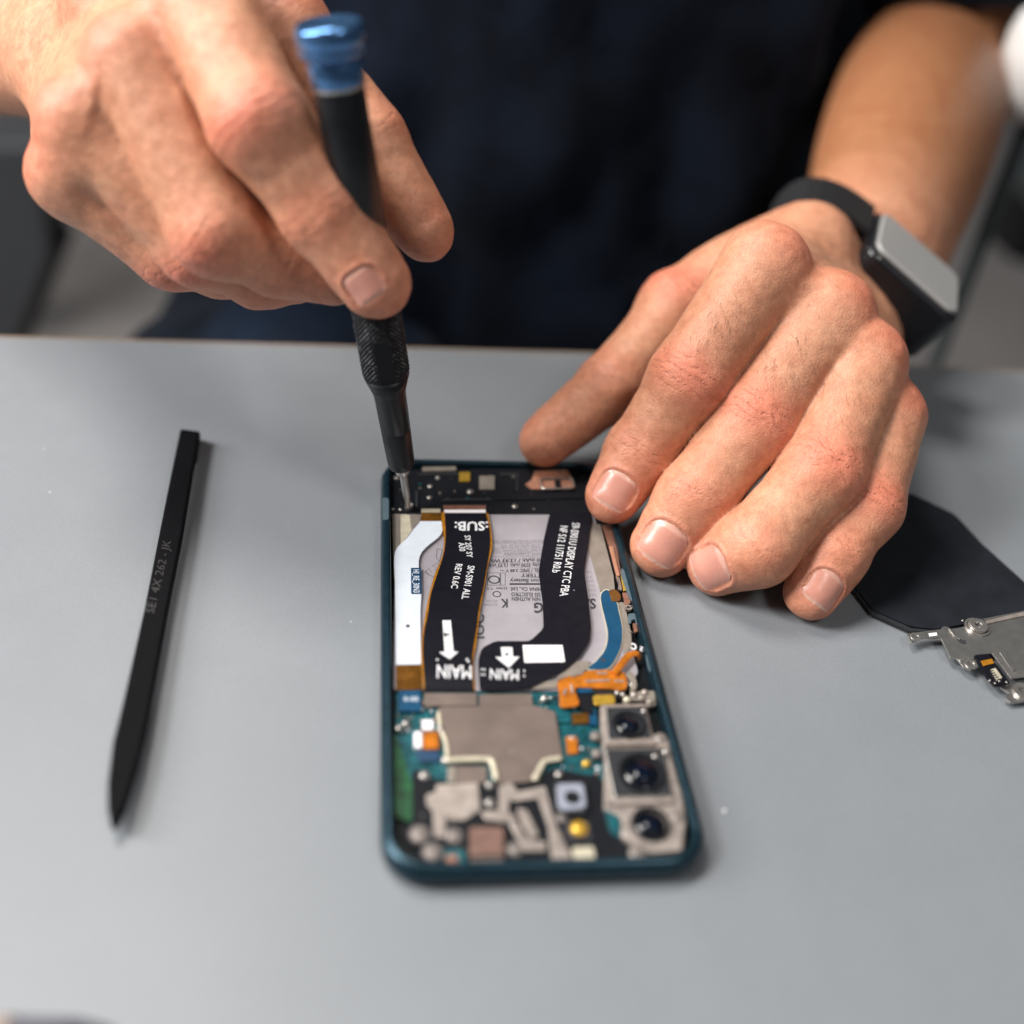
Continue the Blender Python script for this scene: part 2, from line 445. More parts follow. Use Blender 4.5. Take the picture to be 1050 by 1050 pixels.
M['battery'] = simple('lavender_grey_battery_wrap', (.36, .335, .365), .40, .15, var=.05, vscale=200, bump=.12, bscale=1200)
M['flexwhite'] = simple('pale_blue_flex_cable', (.60, .65, .72), .42, 0, var=.05, vscale=200)
M['flexblack'] = simple('black_flex_cable', (.007, .007, .011), .42, 0, spec=.16, vscale=400, bump=.12, bscale=1200)
M['amber'] = simple('amber_polyimide', (.42, .17, .012), .28, .2, var=.3, vscale=300, coat=.4)
M['amberdark'] = simple('dark_amber_polyimide', (.15, .062, .008), .26, .3, var=.35, vscale=300, coat=.4)
M['orange'] = simple('orange_flex_cable', (.62, .19, .018), .24, .35, var=.3, vscale=350, coat=.6, bump=.25, bscale=700)
M['blueflex'] = simple('blue_flex_cable', (.006, .058, .125), .4, 0, var=.12, vscale=300, spec=.25)
M['bluetag'] = simple('dark_blue_tag', (.010, .045, .105), .4)
M['teal'] = simple('teal_circuit_board', (.005, .082, .10), .34, .1, var=.55, vscale=400, coat=.2, bump=.2)
M['green'] = simple('green_circuit_board', (.005, .075, .022), .4, .1, var=.7, vscale=300)
M['copper'] = simple('copper_foil', (.34, .165, .115), .40, .5, var=.2, vscale=500, bump=.2)
M['coppercoil'] = simple('bright_copper', (.75, .40, .27), .3, .6, var=.15, vscale=500)
M['gold'] = simple('gold_contact', (.68, .42, .06), .3, .6, var=.15)
M['brass'] = simple('pale_gold_wire', (.60, .55, .42), .4, .3)
M['white'] = simple('white_print', (.66, .66, .68), .6, 0, var=.04, vscale=3000)
M['paper'] = simple('white_label', (.86, .83, .86), .6, 0, var=.03)
M['ink'] = simple('dark_print', (.035, .033, .04), .6, 0, var=.1)
M['greyink'] = simple('grey_print', (.23, .21, .24), .6, 0, var=.1)
M['lens'] = simple('lens_glass', (.003, .004, .007), .12, 0, spec=.5)
M['lensblue'] = simple('coated_lens_glass', (.002, .005, .014), .07, 0, spec=.5)
M['camgrey'] = simple('camera_housing_grey', (.030, .032, .036), .45, .1, spec=.3)
M['driverblack'] = simple('black_anodised_grip', (.006, .007, .009), .34, 0, spec=.45, vscale=400, bump=.1)
M['knurl'] = simple('black_knurled_metal', (.014, .015, .019), .22, .7)
def knurl_material():
    t = NT('black_knurled_metal'); at = t.n('ShaderNodeAttribute', attribute_name='peak'); n = t.noise(500, 3, .6)
    k = t.math('MULTIPLY', at.outputs['Fac'], t.math('MULTIPLY_ADD', n, 2.6, -.7, clamp=True))
    t.l(t.ramp(k, [(.45, (.008, .009, .012)), (.85, (.42, .43, .45))]), t.b.inputs['Base Color'])  # pale peaks: worn tips, with glints painted into the colour
    t.b.inputs['Metallic'].default_value = .5; t.b.inputs['Roughness'].default_value = .32; return t.m
M['knurl'] = knurl_material()
M['cap'] = simple('blue_anodised_cap', (.11, .25, .50), .25, .88, var=.05)
M['spudger'] = simple('black_nylon', (.005, .005, .006), .6, 0, spec=.05, vscale=300, bump=.25, bscale=900)
M['emboss'] = simple('lighter_nylon_lettering', (.032, .032, .034), .35)  # lettering colour a little lighter than the bar
M['graphite'] = simple('graphite_sheet', (.013, .015, .020), .6, 0, spec=.18, var=.2, vscale=120, bump=.1)
M['watchblack'] = simple('black_watch_case', (.008, .009, .012), .35, .2, coat=.2)
M['strap'] = simple('black_silicone_strap', (.012, .012, .014), .55)
M['watchface'] = simple('watch_screen_reflection', (.34, .335, .33), .35, 0, var=.04)  # pale grey paints a white reflection into the screen colour
M['bgdark'] = simple('charcoal_panel', (.030, .033, .038), .7, vscale=4)
M['bgblack'] = simple('black_rubber_trim', (.004, .004, .005), .7, vscale=20)
M['bgbeige'] = simple('beige_cushion', (.33, .30, .20), .8, vscale=10)
M['bgwhite'] = simple('white_plastic', (.78, .77, .75), .4, vscale=10)
M['bggreen'] = simple('grey_green_panel', (.07, .085, .09), .7, vscale=10)
def nail_material():
    t = NT('fingernail')
    at = t.n('ShaderNodeAttribute', attribute_name='tint')
    n = t.noise(900, 3, .5)
    t.l(t.mix(.25, at.outputs['Color'], t.ramp(n, [(.3, (.85, .8, .8)), (.7, (1.1, 1.1, 1.1))]), 'MULTIPLY'), t.b.inputs['Base Color'])
    t.b.inputs['Roughness'].default_value = .30
    t.b.inputs['Subsurface Weight'].default_value = .15; t.b.inputs['Subsurface Scale'].default_value = .002
    t.b.inputs['Coat Weight'].default_value = .25; t.b.inputs['Coat Roughness'].default_value = .25
    t.bump(n, .15, .00015)
    return t.m
M['nail'] = nail_material()

# ------------------------------------------------------------------ traced outlines
CROPS = dict(A=(380, 450, 3.088), B=(380, 690, 3.0), C=(390, 510, 5), D=(520, 510, 5), E=(540, 580, 6.5625), F=(590, 700, 5),
             G=(390, 700, 5), H=(385, 460, 4.375), I=(370, 450, 10.5), J=(430, 620, 6.5625), K=(970, 610, 8.75), L=(490, 540, 8.75),
             M=(430, 515, 10.5), N=(555, 520, 9.54), O=(860, 480, 4.037), U=(620, 560, 8.75), X=(0, 0, 1), Y=(120, 530, 8.077))
def tp(crop, p, z):
    x0, y0, s = CROPS[crop]; return survey(x0 + p[0] / s, y0 + p[1] / s, z)
def tr(crop, pts, z): return [tuple(tp(crop, p, z)[:2]) for p in pts]
def poly(name, crop, pts, z0, z1, mat, parent, bevel=0.0, origin=None, **k):
    return MB().prism(tr(crop, pts, z1), z0, z1).build(name, mat, parent, bevel=bevel, origin=origin, **k)
def smooth_pts(pts, k=4, closed=True):
    n = len(pts); P = [np.array(p, float) for p in pts]; out = []
    for i in range(n):
        p0, p1, p2, p3 = P[i - 1], P[i], P[(i + 1) % n], P[(i + 2) % n]
        for j in range(k):
            t = j / k
            out.append(tuple(.5 * ((2 * p1) + (-p0 + p2) * t + (2 * p0 - 5 * p1 + 4 * p2 - p3) * t * t + (-p0 + 3 * p1 - 3 * p2 + p3) * t ** 3)))
    return out
def rounded(pts, r, n=5):
    """round the corners of a polygon (same units as pts)"""
    P = [np.array(p, float) for p in pts]; out = []
    for i in range(len(P)):
        a, b, c = P[i - 1], P[i], P[(i + 1) % len(P)]
        la, lc = np.linalg.norm(a - b), np.linalg.norm(c - b)
        q = min(r, la * .45, lc * .45)
        s, e = b + (a - b) / la * q, b + (c - b) / lc * q
        for k in range(n + 1):
            t = k / n; out.append(tuple((1 - t) ** 2 * s + 2 * t * (1 - t) * b + t * t * e))
    return out
def ribbon(name, crop, left, right, zf, th, mat, parent, sub=6):
    """flat cable between two traced edges; zf(s) height in mm along it"""
    L = catmull([tuple(p) + (0,) for p in left], sub); Rr = catmull([tuple(p) + (0,) for p in right], sub)
    n = min(len(L), len(Rr)); rings = []
    for i in range(n):
        s = i / (n - 1); z = zf(s)
        a = tp(crop, L[min(i, len(L) - 1)][:2], z); b = tp(crop, Rr[min(i, len(Rr) - 1)][:2], z)
        row = [a, b, b - A(0, 0, th), a - A(0, 0, th)]
        rings.append(row)
    return MB().loft(rings).build(name, mat, parent)
_txt_cache = {}
def lettering(s, crop, start, end, top, z, mat, parent, name='lettering', bold=.012, h=.03):
    key = (s, bold)
    if key not in _txt_cache:
        cu = bpy.data.curves.new('t', 'FONT'); cu.body = s; cu.offset = bold; cu.resolution_u = 2; cu.fill_mode = 'BOTH'
        ob = bpy.data.objects.new('t', cu); COL.objects.link(ob)
        bpy.context.view_layer.update()
        me = bpy.data.meshes.new_from_object(ob.evaluated_get(bpy.context.evaluated_depsgraph_get()))
        v = np.array([tuple(x.co)[:2] for x in me.vertices]); f = [tuple(p.vertices) for p in me.polygons]
        bpy.data.objects.remove(ob); bpy.data.curves.remove(cu); bpy.data.meshes.remove(me)
        _txt_cache[key] = (v, f)
    v, f = _txt_cache[key]
    if not len(v): return None
    x0, x1 = v[:, 0].min(), v[:, 0].max()
    O = tp(crop, start, z); X = (tp(crop, end, z) - O) / (x1 - x0); Y = (tp(crop, top, z) - O) / .72
    W = [O + X * (a - x0) + Y * b for a, b in v]
    o = mk(name, W, f, mat, parent)
    me = o.data
    if me.polygons and sum(p.normal.z for p in me.polygons) < 0: me.flip_normals()
    return o

# ------------------------------------------------------------------ table and room
tb = empty('table', (20, -60, -24), 'grey matte laminate work table with thin brown edge', 'table')
MB().prism([(-460, -420), (470, -420), (470, 146.2), (42, 151.3), (-460, 144.9)], -22, 0).build('table_top', M['table'], tb)
MB().prism([(-460, 144.9 + .05), (42, 151.35), (470, 146.25), (470, 147.6), (42, 152.7), (-460, 146.3)], -22, -.25).build('edge_band', M['edge'], tb)
for x in (-430, 440):
    for y in (-390, 110): MB().box(x - 22, x + 22, y - 22, y + 22, -720, -22.1).build('leg', M['bgblack'], tb)
fl = MB().box(-6000, 6000, -2500, 9000, -740, -720).build('floor', M['floor'], origin=(0, 0, -720)); tag(fl, kind='structure')

# ------------------------------------------------------------------ phone
ph = empty('smartphone', (0, 0, 0), 'opened teal framed smartphone with bare battery, ribbon cables and camera block', 'smartphone')
prof = [(.3, 1.5), (.9, .6), (1.9, .12), (3.3, 0), (4.8, .15), (5.8, .6), (6.35, 1.3), (6.5, 1.9), (6.45, 2.5), (6.1, 2.75), (5.0, 2.85), (1.0, 2.9), (.3, 2.9)]
def rr(ins, r=10.2): return rrect(-35.3 + ins, 35.3 - ins, -73 + ins, 73 - ins, max(r - ins, 5.2), 10)
rings = [[(x, y, z) for x, y in rr(i)] for z, i in prof]
MB().loft(rings + [rings[0]], cap=False).build('frame', M['rim'], ph, smooth=True)
MB().prism(rr(1.3), 0.02, .28).build('display_glass', M['glass'], ph)
MB().prism(rr(2.95), .3, 2.4).build('mid_plate', M['well'], ph)
# inner ledge strips in the rim: pale adhesive edge seen at the left and right side
poly('gasket', 'I', rounded([(232, 630), (300, 640), (300, 870), (235, 870)], 25), 6.3, 6.62, M['rim_light'], ph)
poly('gasket', 'U', rounded([(150, 190), (200, 250), (270, 410), (285, 470), (250, 490), (215, 440), (150, 250)], 20), 5.0, 5.7, M['rim_light'], ph)
poly('gasket', 'U', rounded([(208, 605), (300, 600), (335, 680), (290, 705), (275, 650), (235, 665), (238, 690), (215, 695)], 20), 4.3, 5.0, M['rim_light'], ph)
poly('gasket', 'E', rounded([(800, 585), (840, 590), (860, 690), (850, 725), (820, 690)], 20), 5.0, 5.7, M['rim_light'], ph)

# speaker module at the far end
sm = poly('speaker_module', 'H', [(75, 95), (985, 80), (1010, 290), (60, 290)], 2.4, 4.7, M['plastic'], ph, bevel=.25)
for p, r, m in (((400, 125), 0, 'gold'), ((500, 152), 0, 'taupe')):
    w = 24 if m == 'gold' else 34; h = 20 if m == 'gold' else 30
    poly('contact_pad', 'H', [(p[0] - w, p[1] - h), (p[0] + w, p[1] - h), (p[0] + w, p[1] + h), (p[0] - w, p[1] + h)], 4.7, 5.15, M[m], sm)
for p, r in (((425, 192), 1.1), ((625, 258), 1.0), ((245, 168), .8), ((280, 130), .75), ((95, 130), .9), ((242, 218), .8)):
    c = tp('H', p, 5)
    MB().cyl(c[0], c[1], r, 4.6, 5.0, 20).dome(c[0], c[1], r * .8, 5.0, .35).build('screw', M['silver'], sm)
poly('contact_strip', 'H', [(210, 82), (360, 80), (362, 97), (212, 100)], 4.7, 5.3, M['taupe'], sm)
poly('ridge', 'H', [(540, 212), (930, 205), (930, 222), (540, 230)], 4.7, 5.1, M['plastic'], sm, bevel=.15)
poly('copper_pad', 'H', [(715, 100), (860, 95), (880, 130), (900, 175), (860, 185), (700, 180), (672, 160), (700, 140)], 4.7, 5.0, M['coppercoil'], sm)
cp = rounded([(740, 135), (880, 130), (895, 178), (745, 182)], 16)
ci = [tuple(tp('H', p, 5.5)) for p in cp]
MB().tube(ci + [ci[0]], .35, 8).build('spring_contact', M['silver'], sm)
poly('ridge', 'H', [(805, 140), (830, 140), (835, 180), (808, 180)], 5.0, 5.6, M['plastic'], sm)
poly('bracket', 'I', rounded([(480, 690), (560, 690), (560, 780), (480, 780)], 20), 4.7, 5.0, M['plastic'], sm)
c = tp('I', (520, 716), 5.6)
MB().cyl(c[0], c[1], 1.25, 4.7, 5.5, 24).ring(c[0], c[1], 1.25, .75, 5.5, 5.8).build('screw', M['silver'], sm)
for p in ((345, 752), (425, 758)):
    c = tp('I', p, 4.9); MB().dome(c[0], c[1], .5, 4.7, .45).build('screw', M['silver'], sm)

for k in range(42):   # small parts scattered over the speaker module
    px = rng.uniform(90, 960); py = rng.uniform(105, 270); w = rng.uniform(4, 16); h = rng.uniform(3, 9)
    if 660 < px < 910 and py < 195: continue
    if 120 < px < 170: continue
    poly('contact_pad', 'H', [(px, py), (px + w, py), (px + w, py + h), (px, py + h)], 4.65, 4.75 + rng.uniform(.05, .35), M[rng.choice(['dim', 'camgrey', 'camgrey', 'plastic', 'taupe', 'teal', 'dim'])], sm)
for q_ in ([(190, 110), (380, 108), (380, 116), (190, 118)], [(300, 225), (520, 222), (520, 230), (300, 233)], [(560, 110), (640, 108), (640, 190), (632, 190), (632, 118), (560, 120)], [(180, 190), (190, 190), (190, 262), (180, 262)]):
    poly('ridge', 'H', q_, 4.65, 5.1, M['camgrey'], sm, bevel=.08)
# battery
bat = MB().prism(rounded(tr('X', [(404, 527), (609, 527), (655, 690), (640, 708), (404, 708)], 4.2), 1.5), 2.4, 4.2).build('battery', M['battery'], ph, bevel=.2)
poly('side_wall', 'C', [(62, 85), (100, 85), (100, 380), (68, 420)], 4.1, 4.45, M['taupe'], ph)
poly('side_wall', 'C', [(102, 85), (150, 88), (160, 170), (104, 250)], 3.9, 4.32, M['brass'], ph)
poly('side_wall', 'C', [(152, 85), (205, 88), (200, 125), (162, 160)], 3.9, 4.36, M['taupe'], ph)
poly('side_wall', 'D', [(428, 130), (478, 140), (545, 400), (552, 470), (500, 480), (478, 480), (412, 245)], 4.1, 4.5, M['taupe'], ph)
poly('side_wall', 'D', [(556, 530), (600, 540), (635, 690), (640, 770), (600, 810), (575, 700)], 4.1, 4.45, M['taupe'], ph)
poly('spring_plate', 'E', rounded([(250, 660), (330, 640), (430, 640), (415, 690), (380, 712), (215, 765), (205, 820), (40, 832), (25, 795), (200, 765)], 8), 4.3, 4.75, M['taupe'], ph, bevel=.1)
BI = 4.24
def bt(s, p0, p1, hgt, m='ink', bold=.02): lettering(s, 'L', p0, p1, (p0[0], p0[1] + hgt), BI, M[m], bat, bold=bold)
bt('Authorized Service Provider Only', (640, 118), (125, 122), 28, 'greyink')
bt('3700 mAh 14.36 Wh', (560, 160), (205, 162), 30, 'greyink')
bt('Authorized Service Provider Only', (640, 205), (125, 208), 22, 'greyink')
bt('Rated Capacity', (640, 238), (225, 242), 25, 'greyink')
bt('3590 mAh / 13.93 Wh', (640, 282), (115, 290), 34)
bt('Capacity 3590 mAh 13.93 Wh', (640, 330), (100, 330), 30)
bt('MODEL / SPEC 3.88 V ---', (640, 372), (200, 385), 28)
bt('BATTERY', (640, 425), (388, 420), 34)
bt('Li-ion Battery', (600, 470), (288, 468), 34)
bt('CHINA Co., Ltd.', (600, 545), (290, 545), 34)
bt('SIS ELECTRO', (560, 595), (300, 590), 34)
bt('NIN AUTHEN', (560, 635), (305, 632), 34)
bt('Li-ion', (262, 545), (165, 545), 22); bt('C E', (135, 548), (82, 548), 18)
bt('25/11/20', (175, 660), (75, 658), 18, 'greyink'); bt('251110AM', (175, 690), (58, 692), 20, 'greyink')
for y_, s_, x_ in ((142, 'Authorized Service Provider Only Capacity 3590 mAh', 120), (188, 'Capacity 3590 mAh 13.93 Wh Li-ion Battery', 118), (228, 'Rated Capacity 3590 mAh', 130), (262, 'Authorized Service Provider', 112), (312, 'Li-ion 3.88 V 13.93 Wh 3590 mAh', 108), (357, 'Li-ion Battery 3.88 V', 105), (400, '3590 mAh 13.93 Wh', 390)): bt(s_, (640, y_), (x_, y_ + 2), 15, 'greyink', .0)
poly('print_bar', 'L', [(285, 507), (560, 507), (560, 522), (285, 522)], 4.2, BI, M['ink'], bat)
def outline(crop, pts, w, z, m, parent, name='print_outline'):
    P = [tp(crop, p, z) for p in pts]; mb = MB()
    for i in range(len(P)):
        a, b = P[i], P[(i + 1) % len(P)]; d = b - a; L = np.linalg.norm(d)
        if L < 1e-6: continue
        n = np.cross(unit(d), A(0, 0, 1)) * w / 2
        mb.add([a - n, b - n, b + n, a + n], [(0, 1, 2, 3)])
    return mb.build(name, m, parent)
outline('L', [(85, 415), (198, 415), (198, 525), (85, 525)], .14, BI, M['ink'], bat)
outline('L', [(205, 415), (245, 415), (245, 525), (205, 525)], .12, BI, M['ink'], bat)
for p, r in (((170, 605), 1.2), ((145, 475), 1.7)):
    c = tp('L', p, BI); MB().ring(c[0], c[1], r, r * .74, 4.2, BI, 20).build('print_ring', M['ink'], bat)
bt('K', (268, 650), (205, 650), 78, 'ink', .03)
lettering('SAMSUNG', 'A', (712, 506), (517, 520), (715, 538), BI, M['ink'], bat, bold=.03)
lettering('JOC', 'C', (486, 735), (486, 600), (535, 735), BI, M['ink'], bat, bold=.03)
lettering('Li 25', 'M', (60, 740), (200, 640), (95, 790), BI, M['greyink'], bat)
for y_, s_ in ((395, '3.88 V'), (440, 'Wh'), (478, 'mAh'), (520, 'Co.'), (560, 'Li-ion'), (600, 'TERY')): bt(s_, (1065 - (600 - y_) * .22, y_), (1000 - (600 - y_) * .22, y_), 26, 'greyink')
outline('M', [(60, 750), (165, 815), (60, 750.5)], .14, BI, M['ink'], bat)
outline('M', [(190, 500), (185, 600), (215, 640), (250, 510)], .12, BI, M['ink'], bat)

# pale flex cable, left
zf = lambda s: 4.75 + .35 * math.sin(math.pi * min(1, s * 1.1))
pal = ribbon('antenna_cable', 'C', [(205, 122), (140, 205), (74, 285), (75, 450), (78, 650), (80, 858)], [(313, 122), (310, 190), (202, 300), (210, 480), (205, 600), (208, 855)], lambda s: 5.0, .28, M['flexwhite'], ph)
poly('connector', 'C', [(210, 58), (308, 58), (308, 76), (210, 76)], 4.2, 5.25, M['brass'], pal)
poly('connector', 'C', [(212, 76), (306, 76), (312, 122), (205, 122)], 4.0, 4.95, M['amberdark'], pal)
poly('connector', 'C', rounded([(80, 860), (208, 857), (214, 985), (82, 988)], 6), 4.0, 4.95, M['amberdark'], pal, bevel=.1)
poly('tag', 'C', rounded([(157, 361), (208, 361), (211, 495), (158, 495)], 5), 5.0, 5.05, M['bluetag'], pal)
lettering('HI_RE_30N3', 'C', (168, 370), (170, 488), (200, 370), 5.08, M['flexwhite'], pal)
c = tp('C', (141, 659), 5.05); MB().cyl(c[0], c[1], .55, 5.0, 5.05, 20).build('hole', M['ink'], pal)

# main flex cable with white print and amber edge
Lm = [(330, 80), (335, 200), (325, 290), (290, 400), (258, 500), (243, 600), (225, 680), (217, 780), (222, 880), (228, 990)]
Rm = [(540, 80), (560, 170), (560, 260), (545, 350), (528, 450), (505, 560), (490, 680), (478, 750), (470, 850), (478, 990)]
zmain = lambda s: 5.35 if s < .9 else 5.35 - .9 * ((s - .9) / .1) ** 2
mainc = ribbon('sub_board_cable', 'C', Lm, Rm, zmain, .22, M['flexblack'], ph)
jit = lambda i: 3.0 * math.sin(i * 2.7) + 2 * math.sin(i * 5.1)
ribbon('amber_edge', 'C', [(x - 9 - jit(i), y) for i, (x, y) in enumerate(Lm)], [(x + 9 + jit(i + 3), y) for i, (x, y) in enumerate(Rm)], lambda s: zmain(s) - .24, .12, M['amber'], mainc)
poly('stiffener', 'C', [(322, 40), (540, 40), (540, 62), (325, 62)], 4.4, 5.3, M['copper'], mainc)
poly('stiffener', 'C', [(328, 63), (540, 63), (540, 78), (330, 78)], 4.4, 5.35, M['paper'], mainc)
poly('connector', 'C', rounded([(312, 75), (332, 75), (342, 190), (330, 215), (316, 150)], 5), 4.5, 5.1, M['amber'], mainc)
MI = 5.39
def mt(s, crop, a, b, t, parent=None, bold=.012): lettering(s, crop, a, b, t, MI, M['white'], parent or mainc, bold=bold)
mt(':SUB:', 'M', (740, 210), (380, 212), (742, 306), bold=.02)
mt('SY 207 SY', 'M', (487, 358), (512, 595), (552, 356)); mt('A30', 'M', (420, 435), (434, 527), (488, 433))
mt('REV 0.6C', 'M', (395, 662), (340, 925), (468, 666)); mt('SM-S901 ALL', 'M', (525, 680), (455, 1040), (600, 686))
mt('MAIN', 'J', (350, 412), (118, 405), (352, 503), bold=.015)
for p in ((320, 368), (120, 370), (330, 382)):
    c = tp('J', p, MI); MB().cyl(c[0], c[1], .32, 5.3, MI + .02, 14).build('print_dot', M['white'], mainc)
poly('arrow_mark', 'J', [(155, 105), (212, 105), (230, 313), (262, 318), (205, 367), (133, 320), (170, 315)], 5.3, MI, M['white'], mainc)
lettering('4', 'J', (208, 190), (160, 190), (208, 215), MI + .04, M['ink'], mainc, bold=.03)

# display flex cable
dl = [(565, 232), (550, 320), (535, 420), (545, 520), (550, 600), (512, 640)]
disp_pts = [(568, 232), (703, 232), (690, 330), (676, 420), (688, 500), (698, 590), (694, 640), (660, 692), (610, 735), (560, 760), (500, 790), (345, 797), (340, 700), (352, 662), (395, 640), (505, 640), (548, 600), (545, 520), (532, 420), (548, 320)]
disp = poly('display_cable', 'A', rounded(disp_pts, 14), 5.0, 5.22, M['flexblack'], ph)
MI = 5.26
for s, a, b, t in (('S9-S901U DISPLAY CTC PBA', (305, 152), (180, 868), (382, 158)), ('NF S12 11/751 R0.b', (188, 182), (105, 638), (264, 187))):
    lettering(s, 'N', a, b, t, MI, M['white'], disp, bold=.008)
poly('label_patch', 'J', [(695, 272), (962, 272), (980, 385), (708, 390)], 5.2, MI, M['paper'], disp)
poly('arrow_mark', 'J', [(548, 285), (625, 285), (632, 350), (675, 350), (602, 425), (510, 352), (556, 352)], 5.2, MI, M['white'], disp)
c = tp('J', (589, 334), MI); MB().cyl(c[0], c[1], .45, 5.2, MI + .03, 16).build('print_dot', M['ink'], disp)
lettering(': MAIN ::', 'J', (712, 440), (415, 430), (712, 512), MI, M['white'], disp, bold=.015)
c = tp('N', (322, 812), MI); MB().dome(c[0], c[1], .22, 5.2, .12).build('print_dot', M['greyink'], disp)

# blue flex on the right side
bf = poly('side_key_cable', 'E', smooth_pts([(500, 205), (515, 175), (550, 167), (602, 240), (617, 300), (642, 420), (636, 530), (600, 620), (540, 692), (415, 690), (470, 640), (530, 560), (548, 460), (530, 360), (508, 270)], 4), 4.3, 4.85, M['blueflex'], ph)
poly('cable_edge', 'E', smooth_pts([(494, 203), (512, 168), (552, 161), (608, 240), (624, 300), (648, 420), (642, 532), (606, 625), (546, 698), (405, 696), (464, 636), (522, 556), (541, 460), (523, 360), (500, 270)], 4), 4.25, 4.7, M['brass'], bf)
poly('solder_tab', 'E', rounded([(552, 165), (602, 160), (636, 200), (630, 236), (572, 242)], 14), 4.85, 5.0, M['amberdark'], bf)
c = tp('E', (515, 636), 4.9); MB().cyl(c[0], c[1], .55, 4.8, 4.9, 18).build('hole', M['ink'], bf)

# right hand gutter: copper spring strips, key switch
poly('spring_strip', 'D', [(487, 140), (540, 135), (560, 240), (587, 398), (562, 405), (525, 255)], 3.4, 4.4, M['copper'], ph, bevel=.1)
poly('spring_strip', 'U', [(40, 0), (75, 0), (135, 262), (108, 270)], 4.4, 4.9, M['coppercoil'], ph, bevel=.1)
poly('spring_strip', 'U', [(145, 262), (172, 262), (203, 385), (203, 398), (170, 398)], 4.4, 5.0, M['gold'], ph, bevel=.1)
poly('spring_strip', 'U', [(160, 415), (212, 415), (235, 510), (185, 530)], 4.0, 4.9, M['copper'], ph, bevel=.1)
for p, r in (((215, 550), 1.0), ((250, 545), .5), ((185, 560), .5)):
    c = tp('U', p, 4.8); MB().ring(c[0], c[1], r, r * .55, 4.0, 4.9, 16).build('pivot', M['antenna'], ph)
poly('spring_strip', 'U', [(252, 690), (285, 690), (300, 765), (270, 770)], 3.8, 4.6, M['copper'], ph, bevel=.1)
poly('clip', 'U', [(100, 275), (130, 275), (150, 340), (155, 395), (120, 385), (125, 340)], 4.2, 4.7, M['silver'], ph)
poly('clip', 'U', [(218, 762), (245, 762), (252, 775), (225, 778)], 4.2, 4.7, M['silver'], ph)
lettering('C', 'U', (285, 935), (235, 920), (290, 880), 4.7, M['white'], ph, bold=.05)
lettering('5', 'U', (340, 945), (312, 935), (345, 905), 4.7, M['white'], ph, bold=.04)
c = tp('U', (375, 860), 5.2); MB().dome(c[0], c[1], .25, 5.0, .2).build('screw', M['silver'], ph)

# orange flex assembly
of = poly('orange_flex', 'E', smooth_pts([(215, 775), (300, 738), (390, 712), (480, 702), (560, 703), (660, 722), (668, 830), (560, 826), (440, 822), (330, 822), (345, 890), (350, 935), (290, 950), (228, 948), (222, 880), (212, 820)], 3), 5.0, 5.5, M['orange'], ph, bevel=.12)
arm = [(590, 725), (640, 660), (690, 605), (745, 590)]
MB().tube(catmull([tuple(tp('E', p, 6.0)) for p in arm] + [tuple(tp('E', (762, 622), 4.6))], 5), 1.0, 10, .35).build('flex_tail', M['orange'], of)
for q in ([(395, 778), (560, 770)], [(590, 775), (655, 778)], [(300, 745), (380, 722)], [(470, 722), (540, 724)], [(600, 690), (650, 640)], [(250, 870), (265, 830)], [(310, 860), (300, 800)]):
    MB().tube([tuple(tp('E', p, 5.6)) for p in q], .32, 8, .5).build('solder_ridge', M['antenna'], of)
poly('amber_pad', 'E', rounded([(445, 870), (588, 865), (600, 930), (455, 936)], 22), 4.6, 5.2, M['gold'], ph, bevel=.15)
poly('foam_block', 'E', [(345, 850), (440, 850), (445, 1000), (360, 960)], 4.2, 5.0, M['plastic'], ph)
poly('connector', 'E', [(345, 826), (438, 824), (440, 852), (345, 855)], 4.4, 5.3, M['blueflex'], ph)
poly('clip', 'E', smooth_pts([(672, 730), (712, 715), (740, 780), (735, 830), (700, 838), (705, 780)], 3), 4.2, 5.6, M['taupe'], ph, bevel=.1)
MB().tube(catmull([tuple(tp('E', p, 5.2)) for p in ((690, 740), (715, 770), (700, 800), (730, 830))], 5), .3, 8).build('clip', M['silver'], ph)

# main board
pcb = poly('circuit_board', 'B', [(78, 58), (690, 40), (720, 330), (560, 345), (130, 345), (78, 190)], 2.4, 3.6, M['teal'], ph)
poly('circuit_board', 'B', [(72, 188), (128, 188), (132, 460), (72, 440)], 2.4, 3.5, M['green'], ph)
blk = poly('antenna_housing', 'B', rounded([(128, 292), (205, 330), (500, 335), (560, 290), (710, 320), (760, 470), (820, 560), (700, 572), (240, 572), (100, 500), (128, 450)], 14), 2.4, 4.2, M['plastic'], ph, bevel=.2)
poly('plug', 'G', rounded([(92, 36), (208, 36), (212, 145), (94, 145)], 8), 3.6, 4.7, M['blueflex'], pcb, bevel=.15)
lettering('0-00', 'G', (120, 95), (195, 95), (120, 70), 4.74, M['flexwhite'], pcb)
sh = poly('shield_cover', 'B', rounded([(208, 104), (500, 98), (568, 118), (592, 262), (520, 272), (492, 335), (390, 340), (380, 264), (232, 256)], 8), 3.6, 4.7, M['shield'], ph, bevel=.15)
poly('cable_end', 'B', [(165, 62), (326, 62), (328, 100), (166, 102)], 3.6, 4.6, M['shield'], ph)
poly('cable_end', 'B', [(334, 66), (496, 64), (498, 98), (335, 102)], 3.6, 4.6, M['shield'], ph)
c = tp('G', (675, 352), 4.72); MB().ring(c[0], c[1], .8, .62, 4.6, 4.78).build('dimple', M['taupe'], sh)
poly('shield_cover', 'G', [(345, 430), (385, 430), (385, 510), (345, 510)], 3.6, 4.6, M['taupe'], ph)
poly('shield_cover', 'G', [(390, 428), (545, 428), (545, 512), (390, 512)], 3.6, 4.4, M['shield'], ph)
def wire(crop, pts, z, r, m, name='wire'): return MB().tube(catmull([tuple(tp(crop, p, z)) for p in pts], 4), r, 10, .7).build(name, m, ph, smooth=True)
